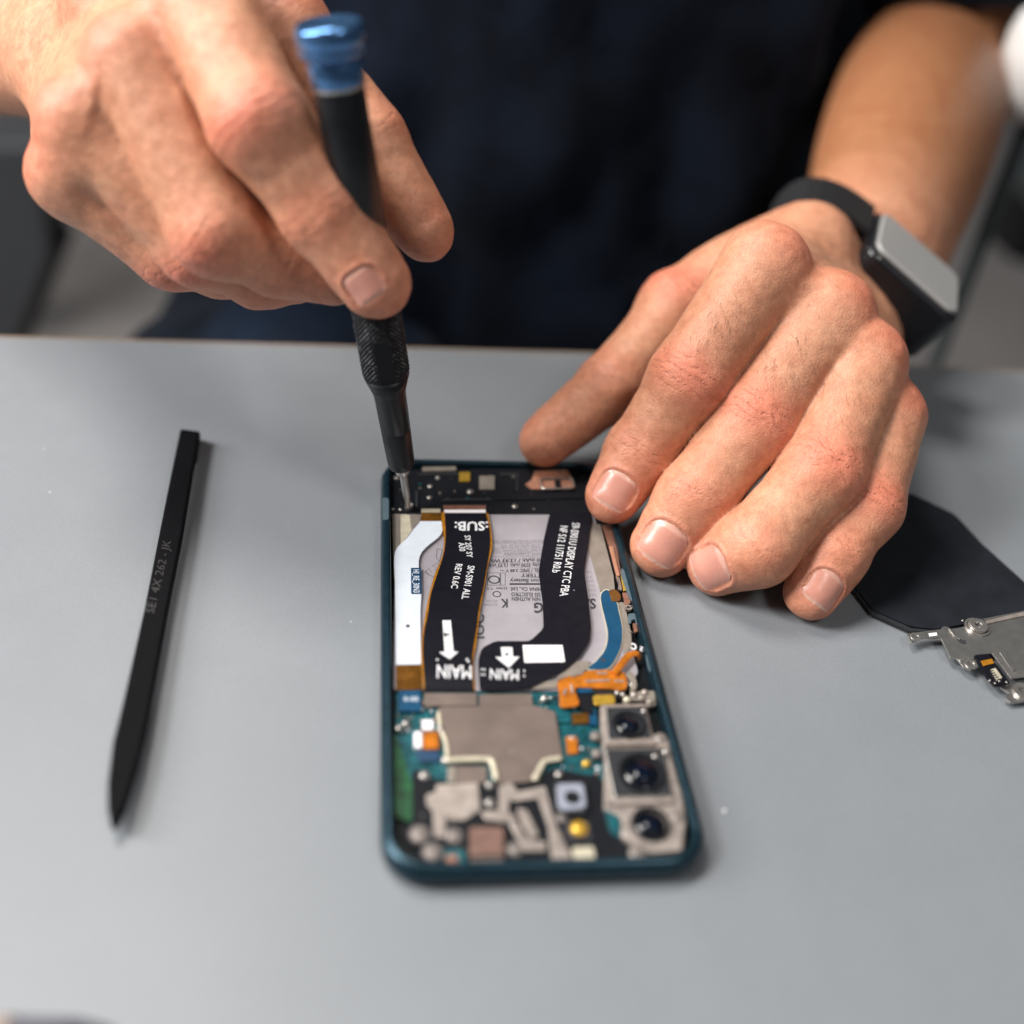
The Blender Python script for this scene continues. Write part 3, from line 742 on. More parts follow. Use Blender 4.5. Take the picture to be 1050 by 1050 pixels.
wire('G', [(330, 398), (440, 394), (540, 393), (575, 410), (595, 500)], 4.9, .75, M['brass'])
wire('G', [(930, 388), (850, 400), (825, 430), (790, 500)], 4.9, .7, M['brass'])
wire('G', [(300, 150), (308, 230), (335, 300), (345, 380)], 4.7, .55, M['brass'])
def blob(crop, p, r, z, h, m, name='screw', par=None):
    c = tp(crop, p, z)
    return MB().cyl(c[0], c[1], r, z - 1.0, z, 20).dome(c[0], c[1], r, z, h).build(name, m, par or ph, smooth=False)
for p, r in (((96, 232), .85), ((130, 208), .8), ((308, 235), .8), ((915, 468), .85), ((842, 78), .9), ((335, 392), .9)): blob('G', p, r, 4.9, .5, M['silver'])
poly('chip', 'G', [(215, 190), (272, 190), (272, 240), (215, 240)], 3.6, 4.6, M['paper'], pcb, bevel=.1)
poly('chip', 'G', [(172, 250), (212, 250), (214, 332), (174, 332)], 3.6, 4.8, M['paper'], pcb, bevel=.15)
poly('chip', 'G', rounded([(218, 252), (298, 250), (302, 338), (222, 338)], 8), 3.6, 4.8, M['orange'], pcb, bevel=.15)
poly('chip', 'G', [(180, 345), (300, 345), (310, 400), (200, 405)], 3.6, 4.2, M['bluetag'], pcb, bevel=.1)
poly('chip', 'B', [(620, 125), (672, 122), (676, 152), (622, 155)], 3.6, 4.5, M['amberdark'], pcb)
poly('chip', 'B', [(668, 112), (692, 112), (698, 160), (674, 160)], 3.6, 4.5, M['blueflex'], pcb)
poly('chip', 'B', [(572, 120), (612, 118), (616, 150), (576, 152)], 3.6, 4.3, M['teal'], pcb, bevel=.1)
poly('chip', 'B', rounded([(600, 195), (632, 192), (640, 245), (606, 248)], 6), 3.6, 4.5, M['orange'], pcb, bevel=.1)
blob('B', (620, 200), .6, 4.4, .4, M['silver']); blob('B', (664, 276), .9, 4.5, .4, M['gold'], 'contact_pad')
for k in range(96):   # small surface mounted parts on the visible strips of the board
    q = [(150, 62, 205, 240), (560, 170, 700, 290), (80, 120, 130, 180), (500, 60, 700, 110), (640, 200, 700, 330), (235, 262, 340, 300)][k % 6]
    px = rng.uniform(q[0], q[2]); py = rng.uniform(q[1], q[3]); w = rng.uniform(3, 9); h = rng.uniform(3, 7)
    poly('chip', 'B', [(px, py), (px + w, py), (px + w, py + h), (px, py + h)], 3.6, 3.6 + rng.uniform(.35, .8), M[rng.choice(['ink', 'taupe', 'silver', 'paper', 'copper', 'ink', 'brass'])], pcb)
AT = dict(z0=4.2, z1=4.55)
def ant(pts, r=9, crop='G', z1=4.6): return poly('antenna_trace', crop, rounded(pts, r), 4.2, z1, M['antenna'], blk, bevel=.12)
ant([(285, 522), (500, 512), (512, 650), (430, 705), (352, 705), (335, 660), (332, 790), (275, 790), (268, 655), (236, 622), (236, 575), (285, 560)])
ant([(515, 660), (560, 655), (650, 660), (705, 690), (640, 715), (540, 702)], z1=4.63)
ant([(608, 530), (670, 508), (705, 556), (845, 528), (868, 620), (905, 740), (962, 858), (985, 890), (940, 912), (880, 905), (862, 740), (818, 620), (812, 592), (690, 606), (662, 592), (656, 660), (608, 655)])
ant([(702, 640), (752, 650), (780, 710), (812, 780), (770, 800), (722, 720)], z1=4.5)
ant([(655, 712), (690, 700), (745, 795), (850, 815), (850, 862), (740, 862)], z1=4.66)
poly('copper_block', 'G', rounded([(458, 738), (632, 738), (636, 885), (458, 888)], 8), 4.2, 5.2, simple('brown_coil', (.17, .095, .075), .5, .2, var=.3, vscale=500), blk, bevel=.2)
for k in range(9):
    x = 465 + k * 19; poly('contact_pin', 'G', [(x, 893), (x + 10, 893), (x + 10, 935), (x, 935)], 3.2, 4.4, M['antenna'], blk)
for p, r in (((200, 772), 2.0), ((375, 778), 1.7), ((265, 862), 1.9), ((690, 850), 1.6), ((225, 470), 1.1), ((560, 520), .9), ((560, 610), 1.0), ((930, 690), 1.2)):
    c = tp('G', p, 4.9)
    s_ = MB().cyl(c[0], c[1], r, 4.2, 4.7, 24).dome(c[0], c[1], r * .75, 4.7, .35).build('screw', M['dim'] if r > 1.1 else M['silver'], blk)
    MB().ring(c[0], c[1], r * 1.25, r * 1.02, 4.2, 4.5, 24).build('washer', M['ink'], s_)
poly('chip', 'G', [(330, 855), (430, 850), (440, 915), (330, 925)], 4.2, 4.6, M['teal'], blk, bevel=.1)
poly('chip', 'G', rounded([(335, 885), (395, 880), (400, 925), (338, 930)], 10), 4.6, 4.9, M['copper'], blk, bevel=.1)
poly('module_base', 'G', rounded([(890, 508), (1052, 505), (1068, 640), (1050, 672), (935, 672), (900, 640)], 14), 4.2, 5.4, M['camgrey'], blk, bevel=.3)
c = tp('G', (985, 588), 5.9)
sq = rounded(tr('G', [(902, 518), (1040, 515), (1055, 640), (930, 655), (912, 630)], 5.9), 1.2); ho = [(c[0] + 1.75 * math.cos(a), c[1] + 1.75 * math.sin(a)) for a in [2 * math.pi * k / 24 for k in range(24)]]
mod = MB().prism(sq, 5.4, 5.85).build('module_ring', simple('pale_module_face', (.26, .28, .34), .5), blk)
MB().cyl(c[0], c[1], 1.75, 5.4, 5.92, 28).build('lens', M['well'], blk)
for p, r, nm in (((1020, 742), 1.9, 'flash_led'), ((1045, 868), 1.9, 'flash_led')):
    c = tp('G', p, 5.2)
    if p[1] < 800: MB().cyl(c[0], c[1], r, 4.2, 5.0, 24).dome(c[0], c[1], r * .8, 5.0, .5).build(nm, M['gold'], blk)
    else: MB().prism(rounded([(c[0] - 2.3, c[1] - 1.5), (c[0] + 2.3, c[1] - 1.5), (c[0] + 2.3, c[1] + 1.5), (c[0] - 2.3, c[1] + 1.5)], .6), 4.2, 5.0).build(nm, M['brass'], blk, bevel=.2)
MB().prism(rounded([(c[0] - 3, c[1] + 3.6), (c[0] + 2.4, c[1] + 3.6), (c[0] + 2.4, c[1] + 8), (c[0] - 3, c[1] + 8)], .8), 4.2, 4.45).build('led_mount', M['ink'], blk)

for k in range(26):   # tiny sprung contacts and pads on the antenna housing
    px = rng.uniform(140, 690); py = rng.uniform(350, 560); w = rng.uniform(3, 8); h = rng.uniform(3, 6)
    poly('contact_pad', 'B', [(px, py), (px + w, py), (px + w, py + h), (px, py + h)], 4.15, 4.2 + rng.uniform(.12, .3), M[rng.choice(['dim', 'silver', 'brass', 'teal', 'dim', 'camgrey'])], blk)
# camera block
cb = poly('camera_bracket', 'F', rounded([(128, 112), (362, 105), (398, 265), (468, 262), (480, 300), (500, 400), (548, 578), (568, 700), (548, 858), (380, 872), (300, 830), (235, 780), (240, 690), (148, 640), (150, 400), (138, 310)], 14), 2.6, 5.6, M['antenna'], ph, bevel=.35)
def cam_square(pts, z1, lc, lr, crop='F', inner=None):
    fr = poly('camera_frame', crop, rounded(pts, 10), 5.6, z1, M['silver'], cb, bevel=.3)
    q = np.array(pts, float); ctr = q.mean(0); ins = ctr + (q - ctr) * (1 - 9 / np.abs(q - ctr).max())
    hs = poly('camera_housing', crop, rounded([tuple(x) for x in ins], 8), z1, z1 + .25, M['camgrey'], cb, bevel=.1)
    lens_unit(crop, lc, lr, z1 + .25)
def lens_unit(crop, lc, lr, z):
    c = tp(crop, lc, z)
    b = MB().ring(c[0], c[1], lr, lr * .84, z - .5, z + .55, 40).build('lens_barrel', M['plastic'], cb)
    MB().dome(c[0], c[1], lr * .84, z - .4, lr * .20, 36, 10).build('lens', M['lens'], b, smooth=True)
    MB().dome(c[0], c[1], lr * .42, z - .1 + lr * .10, lr * .12, 32, 8).build('inner_lens', M['lensblue'], b, smooth=True)
cam_square([(152, 122), (362, 116), (396, 285), (165, 290)], 6.1, (272, 218), 3.9)
cam_square([(146, 338), (452, 330), (500, 580), (196, 588)], 6.5, (340, 465), 5.4)
lens_unit('F', (385, 728), 4.3, 5.75)
poly('strap_bar', 'F', rounded([(152, 292), (405, 288), (408, 312), (155, 318)], 6), 5.6, 6.9, M['antenna'], cb, bevel=.3)
poly('strap_bar', 'F', rounded([(150, 592), (500, 585), (505, 612), (155, 622)], 6), 5.6, 6.6, M['antenna'], cb, bevel=.25)
for p, r in (((105, 270), 1.3), ((438, 282), 1.5), ((525, 690), 1.5), ((320, 872), 1.9), ((110, 360), 1.2), ((462, 355), .8), ((352, 145), .7), ((408, 378), .8)): blob('F', p, r, 5.6 if r > .9 else 6.6, .5, M['dim'] if r > .9 else M['silver'], par=cb)
poly('chip', 'F', rounded([(150, 640), (200, 640), (225, 700), (230, 790), (180, 760)], 8), 3.6, 5.0, M['teal'], ph, bevel=.1)
for p, r, m in (((215, 52), .7, 'silver'), ((243, 60), .6, 'silver'), ((265, 85), .9, 'brass'), ((300, 60), .9, 'antenna'), ((340, 75), 1.0, 'taupe'), ((355, 48), .8, 'antenna'), ((385, 95), .9, 'taupe')): blob('F', p, r, 4.8, .5, M[m])
poly('clip', 'F', rounded([(285, 45), (405, 40), (415, 115), (370, 120), (360, 90), (280, 90)], 10), 3.6, 4.5, M['taupe'], ph, bevel=.15)
# ------------------------------------------------------------------ person
FINE = .62
V, Q = body_mesh(FINE)
pe = empty('person', (50, 400, -140), 'person in navy t-shirt steadying the phone with one hand and gripping a screwdriver', 'person')

fingers = LF + [LTH] + RF + [RTH]
N = len(V)
Vf = V.astype(np.float32)
fd = np.full((N, len(fingers)), 50., np.float32)
for k, q in enumerate(fingers):
    jn = np.array(q['j']); lo = jn.min(0) - 20; hi = jn.max(0) + 20
    m = ((V > lo) & (V < hi)).all(1)
    X, Y, Z = V[m, 0], V[m, 1], V[m, 2]
    fd[m, k] = np.min([seg_eval(X, Y, Z, s) for s, _ in (q['segs'] if k not in (4, 9) else q['segs'][1:])], axis=0)
own = fd.argmin(1); near = fd.min(1) < 4
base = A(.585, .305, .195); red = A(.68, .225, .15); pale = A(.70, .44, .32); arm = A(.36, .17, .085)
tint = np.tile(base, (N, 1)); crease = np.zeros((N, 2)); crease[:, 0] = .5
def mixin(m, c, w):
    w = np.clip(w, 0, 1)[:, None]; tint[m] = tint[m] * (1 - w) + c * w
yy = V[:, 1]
mixin(np.ones(N, bool), arm, (yy - 150) / 50)  # forearms: tanned skin, with warm light painted into the tint
for Mm, D_, h in ((L_M, LD, 1), (R_M, RD, 1)):
    for key in 'imrp':
        c = Mm[key] + D_ * 10; d2 = ((V - c) ** 2).sum(1); mixin(np.ones(N, bool), red, .75 * np.exp(-d2 / 90))
nails = []
disp = np.zeros((N, 3))
for k, q in enumerate(fingers):
    m = near & (own == k)
    v0 = q['v']; jn = q['j']
    for jj, wd, st in ((1, 5.4, .85), (2, 3.2, .6)):
        a = unit(jn[jj] - jn[jj - 1]); b = unit(jn[jj + 1] - jn[jj]); w = unit(a + b)
        v = unit(v0 - w * (v0 @ w)); r = q['r'][jj]
        p = V[m] - jn[jj]; t = p @ w; dors = (p @ v) / r; lat = p @ np.cross(v, w)
        g = np.exp(-(t / wd) ** 2) * np.clip((dors - .1) / .5, 0, 1) * (np.abs(t) < 15)
        better = g * st > crease[m, 1]
        c0, c1 = crease[m, 0].copy(), crease[m, 1].copy()
        # creases arch around the knuckle
        tt = t * (1 - .0035 * lat ** 2 * np.exp(-(t / 6) ** 2))
        c0[better] = (tt[better] + 20) / 40; c1[better] = (g * st)[better]
        crease[m, 0] = c0; crease[m, 1] = c1
        mixin(m, red, .8 * np.exp(-(t / 8) ** 2) * np.clip(dors, 0, 1) * (1.0 if jj == 1 else .45))
        # side creases on the palm side
    e = jn[3]; p = V[m] - e
    mixin(m, red, .55 * np.exp(-(p ** 2).sum(1) / 110))
# knuckle (MCP) creases and tendons stay soft
# nails: a nail bed pressed into the finger, the plate is its own curved mesh
plates = []
Qt = np.concatenate([Q[:, [0, 1, 2]], Q[:, [0, 2, 3]]])
def nail_frame(q):
    dip, tip = q['j'][2], q['j'][3]; w = unit(tip - dip); L = np.linalg.norm(tip - dip)
    v = unit(q['v'] - w * (q['v'] @ w)); u = np.cross(v, w); return dip, tip, w, u, v, L
NAILS = [(0, 5.9, 10.8, 0.0), (1, 6.7, 12.0, 0.0), (2, 6.4, 11.6, 0.0), (3, 5.5, 10.2, .15), (5, 5.0, 8.4, -.1)]
for k, hw, ln, roll in NAILS:
    q = fingers[k]; dip, tip, w, u, v, L = nail_frame(q)
    v, u = v * math.cos(roll) + u * math.sin(roll), u * math.cos(roll) - v * math.sin(roll)
    te = L + q['r'][3] * (.56 if k < 5 else .30); ts = te - ln
    m = near & (own == k)
    p = V[m] - dip; t = p @ w; x = p @ u; y = p @ v
    s = (t - (ts + te) / 2) / (ln / 2); xx = x / hw
    rad = (np.abs(s) ** 2.8 + np.abs(xx) ** 2.8) ** (1 / 2.8)
    up = np.clip(y / 3, 0, 1)
    ridge = np.exp(-((rad - 1.10) / .10) ** 2) * (s < .55) * up * .38 - (rad < 1.0) * up * .30
    disp[m] += ridge[:, None] * v
    mixin(m, A(.62, .27, .20), .55 * np.exp(-((rad - 1.08) / .14) ** 2) * up)
    plates.append((k, dip, w, u, v, ts, te, hw, q['r'][3]))
# soft unevenness of real skin: pads, veins, tendons
tri_n = np.zeros((N, 3)); e1 = V[Q[:, 2]] - V[Q[:, 0]]; e2 = V[Q[:, 3]] - V[Q[:, 1]]; fn_ = np.cross(e1, e2)
for k in range(4): np.add.at(tri_n, Q[:, k], fn_)
tri_n /= np.maximum(np.linalg.norm(tri_n, axis=1), 1e-9)[:, None]
sgn = 1.0 if ((V - A(50, 400, 0)) * tri_n).sum() > 0 else -1.0
hm = np.where(V[:, 1] < 165)[0]
amt = np.array([.26 * noise.noise(Vector(V[i] * .11)) + .15 * noise.noise(Vector(V[i] * .27)) for i in hm])
fold = np.zeros(len(hm)); cr = crease[hm]
fold = -.12 * cr[:, 1] * np.maximum(0, np.sin((cr[:, 0] * 40 - 20 + 5 * np.array([noise.noise(Vector(V[i] * .16)) for i in hm])) * 1.9)) ** 3 + .35 * cr[:, 1]
disp[hm] += sgn * tri_n[hm] * (amt + fold)[:, None]
V = V + disp
body_v = V
org = ORG['person']
me = bpy.data.meshes.new('body')
me.from_pydata(((V - org) * S).tolist(), [], Q.tolist()); me.update()
me.polygons.foreach_set('use_smooth', [True] * len(me.polygons))
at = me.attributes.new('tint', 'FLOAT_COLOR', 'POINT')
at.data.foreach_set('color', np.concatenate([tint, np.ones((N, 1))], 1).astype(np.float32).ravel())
at = me.attributes.new('crease', 'FLOAT_COLOR', 'POINT')
at.data.foreach_set('color', np.concatenate([crease, np.zeros((N, 1)), np.ones((N, 1))], 1).astype(np.float32).ravel())
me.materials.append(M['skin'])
bm = bmesh.new(); bm.from_mesh(me); bmesh.ops.recalc_face_normals(bm, faces=bm.faces); bm.to_mesh(me); bm.free()
body = bpy.data.objects.new('body', me); COL.objects.link(body); body.parent = pe; ORG['body'] = org
mh = ((V[:, 1] < 215)); fidx = Q[mh[Q].all(1)]
bvh = BVHTree.FromPolygons(V.tolist(), fidx.tolist())
for k, dip, w, u, v, ts, te, hw, rt in plates:
    nu, nt = 17, 22; verts = []; cols = []
    for i in range(nt):
        s = -1 + 2 * i / (nt - 1)
        # outline: rounded rectangle, rounder at the cuticle
        hwid = hw * (1 - abs(s) ** 3.4) ** .45 if s < 0 else hw * (1 - (s * .98) ** 6) ** .4
        hwid *= .94 + .06 * s
        t = (ts + te) / 2 + s * (te - ts) / 2
        for j in range(nu):
            x = hwid * (-1 + 2 * j / (nu - 1))
            o = dip + w * t + u * x + v * 25
            hit = bvh.ray_cast(Vector(o), Vector(-v), 40)
            y = (A(*hit[0]) - dip) @ v if hit[0] is not None else 4
            rel = abs(x) / hw
            # plate lies on the bed, its side edges dip under the folds
            y += .50 - 1.0 * rel ** 5 - (.5 * max(0, s - .9) / .1) - (.7 * max(0, -s - .7) / .3)
            if s > .45: y = max(y, verts_y[(i - 1) * nu + j] - .55) if False else y
            verts.append(dip + w * t + u * x + v * y)
            lun = s < -.62 and rel < .75
            c = A(.60, .275, .21)
            if lun: c = A(.66, .36, .285)
            if s > .84: c = c + (A(.80, .62, .50) - c) * min(1, (s - .84) / .1) * .5
            cols.append((*c, 1))
    g = np.array(verts).reshape(nt, nu, 3)
    for _ in range(3):   # relax the plate so that it is stiffer than the skin under it
        g[1:-1, 1:-1] = (g[1:-1, 1:-1] * 2 + g[:-2, 1:-1] + g[2:, 1:-1] + g[1:-1, :-2] + g[1:-1, 2:]) / 6
    F_ = [(i * nu + j, i * nu + j + 1, (i + 1) * nu + j + 1, (i + 1) * nu + j) for i in range(nt - 1) for j in range(nu - 1)]
    o = mk('fingernail', g.reshape(-1, 3), F_, M['nail'], body, smooth=True)
    a_ = o.data.attributes.new('tint', 'FLOAT_COLOR', 'POINT'); a_.data.foreach_set('color', np.array(cols, np.float32).ravel())
    if sum(p.normal.dot(Vector(v)) for p in o.data.polygons) < 0: o.data.flip_normals()

# fine hairs on the backs of the fingers and the hands
def hairs(name, specs, parent, mat):
    mb = MB()
    for centre, wdir, n, spread, ln, vv in specs:
        for _ in range(n):
            o = centre + A(*(rng.gauss(0, spread) for _ in range(3))) + vv * 30
            hit = bvh.ray_cast(Vector(o), Vector(-vv), 60)
            if hit[0] is None: continue
            p = A(*hit[0]); nrm = A(*hit[1])
            if nrm @ vv < 0: nrm = -nrm
            d = unit(wdir + A(*(rng.gauss(0, .35) for _ in range(3)))); d = unit(d - nrm * (d @ nrm) * .85 + nrm * .25)
            L_ = ln * rng.uniform(.5, 1.15); side = unit(np.cross(d, nrm)); r = .032
            bend = side * rng.uniform(-.5, .5)
            pts = [p + d * L_ * s + nrm * (.35 * L_ * s * (1 - s)) + bend * L_ * s * s for s in (0, .35, .7, 1)]
            rings = [[q_ + side * r * (1 - .7 * s), q_ - side * r * (1 - .7 * s), q_ + nrm * r * (1 - .7 * s)] for q_, s in zip(pts, (0, .35, .7, 1))]
            mb.loft(rings)
    return mb.build(name, mat, parent)
sp = []
for k, n in ((0, 60), (1, 85), (2, 45), (3, 25), (5, 18), (7, 40), (8, 45)):
    q = fingers[k]; a, b, c_ = q['j'][0], q['j'][1], q['j'][2]
    vv = unit(q['v']); w = unit(b - a)
    sp.append((a * .42 + b * .58, w + .5 * np.cross(vv, w), n, 5.0, 4.5, vv))
sp.append((L_M['i'] * .6 + L_ELB * .4 * 0 + LW * .4, unit(L_M['r'] - L_M['i']), 60, 11, 6, LD))
hm_ = simple('brown_hair', (.10, .05, .03), .5)
for s_ in sp: hairs('hair', [s_], body, hm_)

# clothes
def cloth_loft(name, path, mat, parent, n=72, amp=5, seed=0, thick=2.0, cap=False):
    """path: list of (centre, half width x, half depth, axis frame u, v)"""
    rings = []
    for c, ru, rv, u, v in path:
        row = []
        for i in range(n):
            a = 2 * math.pi * i / n; p = np.array(c, float) + u * math.cos(a) * ru + v * math.sin(a) * rv
            d = unit(u * math.cos(a) + v * math.sin(a))
            f = noise.noise(Vector((p[0] * .012 + seed, p[1] * .012, p[2] * .009))) * amp * 2 + abs(noise.noise(Vector((p[0] * .022 + p[2] * .012, seed * 2.1, p[2] * .016 - p[0] * .006)))) * amp * 3.2 + noise.noise(Vector((p[0] * .035, p[1] * .03 + seed, p[2] * .014 + p[0] * .01))) * amp
            row.append(p + d * f)
        rings.append(row)
    return MB().loft(rings, cap=cap).build(name, mat, parent, smooth=True)
X_, Y_ = A(1, 0, 0), A(0, 1, 0)
shirt_path = []
for i in range(40):
    s = i / 39; z = -150 + 540 * s
    shirt_path.append(((54, 415 + 12 * s, z), 176 + 26 * s, 112 - 4 * s + 14 * math.exp(-((s - .25) / .2) ** 2), X_, Y_))
sh_ = cloth_loft('shirt', shirt_path, M['shirt'], pe, n=120, amp=7, seed=3)
for elb, sho, sd in ((L_ELB, L_SHO, 1), (R_ELB, R_SHO, 5)):
    w = unit(sho - elb); u, v = frame(w); Ls = np.linalg.norm(sho - elb)
    path = []
    for i in range(24):
        s = i / 23; t = 30 + (Ls - 6) * s
        path.append((elb + w * t, 60 + 14 * s, 58 + 14 * s, u, v))
    path = [(path[0][0] + w * 3, 55, 53, u, v)] + path
    cloth_loft('sleeve', path, M['shirt'], sh_, n=48, amp=3.5, seed=sd)
tr_ = None
for x0, x1, sd in ((-66, -92, 11), (140, 165, 15)):
    a, b = A(x0, 420, -135), A(x1, 90, -140); w = unit(b - a); u, v = frame(w); path = []
    for i in range(24):
        s = i / 23; path.append((a + (b - a) * s, 98 - 12 * s, 84 - 16 * s, u, v))
    o = cloth_loft('trouser_leg' if tr_ is not None else 'trousers', path, M['trousers'], tr_ if tr_ is not None else pe, n=60, amp=6, seed=sd, cap=True)
    if tr_ is None: tr_ = o

# ------------------------------------------------------------------ screwdriver
T0, T1 = A(-27.2, 47.9, 5.9), A(-48.6, 52.3, 134.7)
sd = empty('screwdriver', tuple(T0), 'slim black precision screwdriver with knurled grip and blue swivel cap', 'screwdriver')
MB().revolve(T0, T1, [(0, .5), (.6, .75), (3.5, .85), (4.2, 1.05), (13.5, 1.15)], 20).build('bit', M['steel'], sd, smooth=False)
MB().revolve(T0, T1, [(12.2, 1.6), (12.6, 2.0), (13.6, 2.15), (14.4, 2.1)], 32).build('collar', M['silver'], sd)
MB().revolve(T0, T1, [(14.2, 2.4), (14.7, 3.3), (15.6, 3.75), (16.5, 3.85), (27.0, 4.1), (27.15, 4.02), (27.4, 4.02), (27.5, 4.12), (38.5, 4.35), (40, 4.6), (44.6, 6.1)], 64).build('shaft', M['driverblack'], sd, smooth=True)
wv = unit(T1 - T0); uu, vv_ = frame(wv)
cd = CP - (T0 + wv * 55); cd = unit(cd - wv * (cd @ wv)); phi0 = math.atan2(cd @ vv_, cd @ uu)
rings = []; peaks = []; nphi = 330; zs = np.arange(44.4, 84, .17)
for z in zs:
    row = []
    for i in range(nphi):
        ph_ = 2 * math.pi * i / nphi
        env = min(1, (z - 44.4) / .5) * min(1, max(0, (83.8 - z)) / .5)
        pat = (.5 + .5 * math.cos(30 * ph_ + z * 2 * math.pi / 1.25)) * (.5 + .5 * math.cos(30 * ph_ - z * 2 * math.pi / 1.25))
        r = 6.02 + .42 * (pat ** .6) * env; peaks.append(pat * env if not (z < 58 and abs((ph_ - phi0 + math.pi) % (2 * math.pi) - math.pi) < .34) else 0)
        if z < 46: r = 6.0 + (r - 6.0) * (z - 44.4) / 1.6
        dphi = (ph_ - phi0 + math.pi) % (2 * math.pi) - math.pi
        if z < 58 and abs(dphi) < .9:
            r = min(r, 5.72 / max(.3, math.cos(dphi))) if z < 57.2 else min(r, 5.72 / max(.3, math.cos(dphi)) + (z - 57.2) * .8)
        row.append(T0 + wv * z + (uu * math.cos(ph_) + vv_ * math.sin(ph_)) * r)
    rings.append(row)
kg = MB().loft(rings).build('knurled_grip', M['knurl'], sd)
ka = kg.data.attributes.new('peak', 'FLOAT', 'POINT'); ka.data.foreach_set('value', np.array(peaks, np.float32))
MB().revolve(T0, T1, [(83.5, 5.6), (84, 5.95), (118.4, 5.75), (119.0, 5.4)], 64).build('handle', M['driverblack'], sd, smooth=True)
MB().revolve(T0, T1, [(118.6, 5.2), (118.8, 5.95), (119.5, 6.0), (119.7, 5.6)], 64).build('ring', M['silver'], sd)
MB().revolve(T0, T1, [(119.4, 5.3), (119.6, 6.0), (119.9, 6.1), (124.6, 6.3), (124.9, 6.0), (125.2, 6.0), (125.5, 7.0), (126.3, 7.6), (127.4, 7.75), (127.7, 7.5), (128.0, 7.8), (130.4, 7.9), (131.8, 7.6), (132.6, 6.9), (132.4, 6.2), (131.9, 4), (131.8, .02)], 72).build('cap', M['cap'], sd, smooth=True)

# ------------------------------------------------------------------ spudger
spd = empty('spudger', tuple(survey(160, 640, 0)), 'long flat black plastic spudger lying left of the phone', 'spudger')
P_ = [(245, 52), (293, 58), (275, 150), (250, 300), (215, 480), (190, 620), (165, 760), (145, 850), (115, 950), (95, 992), (80, 1000), (72, 960), (72, 900), (85, 800), (110, 700), (160, 480), (225, 150)]
CROPS['S'] = (80, 420, 2.333)
MB().prism(tr('S', P_, 4.2), 2.4, 5.4).build('bar', M['spudger'], spd, bevel=.8, bseg=3)
MB().prism(tr('S', [(245, 52), (291, 58), (282, 110), (235, 102)], 3.0), 0, 2.5).build('lift_block', M['spudger'], spd)  # blocks added to lift the bar and strengthen its shadow
MB().prism(tr('S', [(115, 700), (160, 690), (150, 760), (105, 780)], 3.0), 0, 2.5).build('lift_block', M['spudger'], spd)
lettering('SE1 4X 262 - JK', 'Y', (305, 800), (448, 200), (232, 785), 5.43, M['emboss'], spd, bold=.0)

# ------------------------------------------------------------------ removed bracket with graphite sheet
br = empty('charging_coil_bracket', tuple(survey(1010, 620, 0)), 'black graphite sheet with silver metal bracket lying at the right edge', 'phone bracket')
poly('graphite_sheet', 'O', rounded([(290, 100), (480, 190), (590, 310), (767, 470), (900, 590), (1010, 720), (940, 640), (767, 590), (600, 630), (400, 666), (300, 655), (140, 585), (50, 470), (90, 380), (180, 200)], 22), 1.5, 2.0, M['graphite'], br, bevel=.1)
poly('graphite_edge', 'O', [(62, 492), (140, 590), (300, 662), (400, 672), (300, 676), (138, 604), (58, 500)], .7, 1.5, M['camgrey'], br)
pl = poly('metal_plate', 'O', [(420, 700), (455, 668), (520, 655), (535, 632), (600, 622), (767, 590), (1000, 548), (1010, 830), (767, 864), (712, 862), (690, 830), (640, 765), (565, 772), (572, 820), (545, 838), (515, 822), (490, 790), (462, 785)], 2.6, 3.1, M['steel'], br, bevel=.12)
poly('tab', 'O', rounded([(282, 686), (345, 676), (440, 664), (452, 694), (400, 704), (345, 704), (300, 724)], 5), 2.7, 3.2, M['steel'], br, bevel=.1)
c = tp('O', (318, 698), 3.2); MB().ring(c[0], c[1], 1.5, .9, 3.1, 3.35, 24).build('tab_hole', M['silver'], br)
poly('slot', 'O', [(372, 684), (405, 680), (408, 692), (376, 697)], 3.1, 3.25, M['paper'], br)
poly('tab', 'O', rounded([(668, 905), (700, 880), (745, 890), (790, 920), (800, 960), (712, 972), (686, 950), (706, 932)], 6), 1.2, 2.0, M['steel'], br, bevel=.15)
c = tp('O', (768, 925), 2.4); MB().ring(c[0], c[1], 3.0, 1.5, 1.2, 2.7, 28).build('washer', M['silver'], br)
c = tp('O', (575, 655), 3.6)
MB().ring(c[0], c[1], 3.5, 2.9, 3.0, 3.5, 36).build('washer', M['silver'], br, smooth=False)
MB().ring(c[0], c[1], 2.7, .9, 3.0, 4.4, 36).build('boss', M['silver'], br, bevel=.3)
MB().cyl(c[0], c[1], .95, 3.0, 3.6, 20).build('hole', M['ink'], br)
poly('screw_hole', 'K', rounded([(92, 395), (118, 388), (150, 405), (175, 405), (185, 440), (150, 442), (115, 425)], 9), 3.1, 3.16, M['ink'], br)
poly('screw_hole', 'K', [(315, 222), (335, 215), (362, 240), (345, 250)], 3.1, 3.16, M['ink'], br)
poly('rib', 'K', rounded([(355, 232), (700, 150), (1100, 60), (1100, 85), (700, 185), (365, 258)], 6), 3.0, 3.5, M['antenna'], br, bevel=.12)
poly('rib', 'K', rounded([(412, 520), (445, 505), (600, 690), (700, 680), (1100, 640), (1100, 665), (700, 730), (585, 748)], 8), 3.0, 3.55, M['silver'], br, bevel=.15)
poly('rib', 'K', rounded([(480, 505), (530, 492), (632, 665), (600, 690)], 10), 3.0, 3.35, M['steel'], br, bevel=.15)
poly('rib', 'K', [(120, 575), (180, 560), (255, 560), (250, 575), (185, 580), (130, 590)], 3.0, 3.4, M['silver'], br, bevel=.1)
MB().tube([tuple(tp('K', p, 3.2)) for p in ((25, 310), (75, 375), (125, 400))], .25, 8).build('rib', M['silver'], br)
